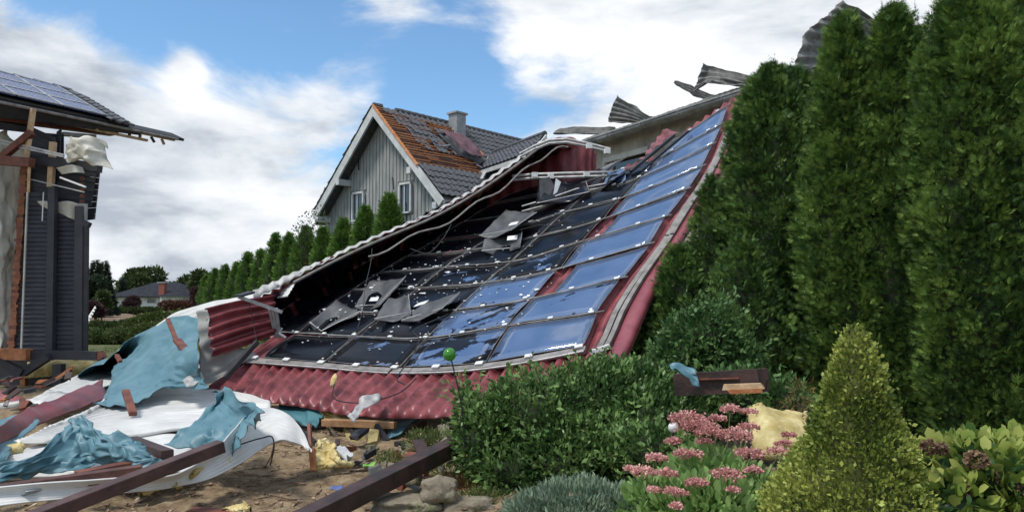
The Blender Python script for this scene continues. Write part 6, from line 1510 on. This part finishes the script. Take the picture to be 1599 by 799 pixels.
def far_wood():
    parts = []
    for k in range(60):
        x = -150 + 7.5 * k + rng.uniform(-3, 3); y = 195 + rng.uniform(-12, 12); h = rng.uniform(4.5, 8.0)
        parts.append(blobcloud([((x, y, h * .5), (rng.uniform(4, 6), 4, h * .5))], 420, .9, k, OVAL, shell=.5))
    V, Fq, rn = join(parts); o = obj('far_wood', V, Fq, L_tree, tone=rn); tag(o, 'far off line of trees along the horizon behind the bungalow', 'wood', kind='stuff')
far_wood()
bush('red_hedge', 'reddish low hedge before the right wing of the bungalow', 'hedge', (P(285, 480, 95)[0], 95, 0), [pe(u, 477, 95, 14, 6, .8) for u in (262, 280, 298, 316)], 4200, .35, 18, leafmat('red hedge leaves', (.07, .03, .025), (.13, .05, .04), (.16, .10, .05), .1, .7))
bush('garden_hedge', 'large round green hedge between the field and the teal membrane', 'hedge', (P(245, 540, 30)[0], 30, 0), [pe(225, 512, 30, 26, 20, .8), pe(252, 508, 30, 28, 20, .8), pe(285, 500, 31, 24, 15, .8), pe(235, 528, 29, 30, 22, .7), pe(265, 525, 29, 28, 24, .7)], 16000, .13, 19, leafmat('hedge leaves', (.035, .06, .015), (.075, .11, .025), (.14, .17, .045), .15, .6))
bush('garden_hedge', 'low dark green hedge on the lawn left of the round one', 'hedge', (P(165, 535, 33)[0], 33, 0), [pe(150, 515, 33, 24, 12, .8), pe(180, 515, 33, 24, 11, .8), pe(205, 512, 33, 20, 11, .8)], 7000, .14, 20, L_tree)
bush('garden_hedge', 'lighter bushy shrub in front of the low dark hedge', 'hedge', (P(165, 540, 29)[0], 29, 0), [pe(160, 528, 29, 26, 12, .6), pe(190, 524, 29, 22, 10, .6), pe(140, 524, 29, 16, 10, .6)], 7000, .11, 21, leafmat('light hedge leaves', (.045, .07, .02), (.085, .12, .035), (.14, .18, .06), .15, .6))
bush('field_hedge', 'trimmed hedge strip along the far edge of the field', 'hedge', (P(220, 485, 88)[0], 88, 0), [pe(u, 484, 88, 16, 3, .8) for u in (160, 185, 210, 235)], 3500, .3, 22, L_tree)
bush('sapling', 'wispy sapling with sparse leaves left of the thuja row top', 'tree', (P(480, 460, 26)[0], 26, 0), [pe(478, 350, 26, 12, 20, .3), pe(498, 345, 26, 14, 22, .3), pe(466, 360, 26, 10, 12, .3), pe(490, 368, 26, 20, 10, .3)], 420, .10, 23, L_tree, core=0, shell=.1, twigs=10)
# grass and dry litter on the bare soil
def litter():
    n = 26000; x = rng.uniform(-4.5, 1.0, n); y = rng.uniform(4.8, 10.5, n); C = np.stack([x, y, gz(x, y)], 1)
    for k in range(n): C[k, 2] += .05 * mn.fractal(Vector((x[k] * 1.6, y[k] * 1.6, 0)), .8, 2, 4) - .002
    D = np.stack([rng.normal(0, 1, n), rng.normal(0, 1, n), np.abs(rng.normal(0, .55, n))], 1)
    V, Fq = leaves(C, D, rng.uniform(.5, 1.4, n) * .042, [(0, .04, 0), (1, .0, .0), (0, -.04, 0)], [(0, 1, 2)])
    o = obj('dry_grass', V, Fq, leafmat('dry grass', (0.16, 0.11, 0.055), (0.34, 0.26, 0.14), (0.5, 0.42, 0.25), .2, .9), tone=rng.random(n), org=(0, 0, 0)); tag(o, 'short dry grass and litter covering the bare soil', 'grass', kind='stuff')
    n = 9000; x = rng.uniform(-14, -5, n); y = rng.uniform(24, 34, n); C = np.stack([x, y, 0 * x], 1)
    V, Fq = leaves(C, np.stack([rng.normal(0, .5, n), rng.normal(0, .5, n), np.ones(n)], 1), rng.uniform(.5, 1.3, n) * .10, [(0, .08, 0), (1, .0, .0), (0, -.08, 0)], [(0, 1, 2)])
    o = obj('lawn_grass', V, Fq, L_weed, tone=rng.random(n), org=(-10, 30, 0)); tag(o, 'green grass of the lawn before the garden hedge', 'grass', kind='stuff')
litter()
def splinters():
    V, Fs = [], []
    for k in range(900):
        x, y = random.uniform(-4.2, .4), random.uniform(5.2, 9.8); z = float(gz(x, y)) + .05 * mn.fractal(Vector((x * 1.6, y * 1.6, 0)), .8, 2, 4) + .012
        a = random.uniform(0, 3.14); L = random.choice([.02, .03, .05, .09, .16]); w = random.uniform(.004, .03); b = MB(); c = np.array([x, y, z])
        b.bar(c, c + np.array([math.cos(a) * L, math.sin(a) * L, random.uniform(-.005, .02)]), w, .006, rag=.006); n0 = len(V); V += b.V; Fs += [tuple(i + n0 for i in f) for f in b.F]
    o = obj('splinter_litter', V, Fs, mat('mixed splinters', (.06, .03, .02), (.50, .42, .30), 14, .8, 0, c3=(.24, .14, .08)), org=(0, 0, 0)); tag(o, 'fine wood splinters and chips strewn over the soil', 'debris', kind='stuff')
splinters()
for k, (u, v) in enumerate([(560, 770), (400, 778), (590, 745)]):
    a = P(u, v, 1.55 * F / (v - HOR)); a[2] = .05; pts = [a + np.array([j * .13, .05 * math.sin(j + k), .02 + .02 * (j % 2)]) for j in range(5)]
    tag(MB().tube(pts, .005, 5, rs=[.007, .006, .005, .004, .002]).put('dry_twig', M_bark), ['thin dry twig on the soil near the foreground beam', 'thin dry twig on the soil below the arched white sheet', 'thin dry twig beside the small stones'][k], 'twig', 'dry twigs')
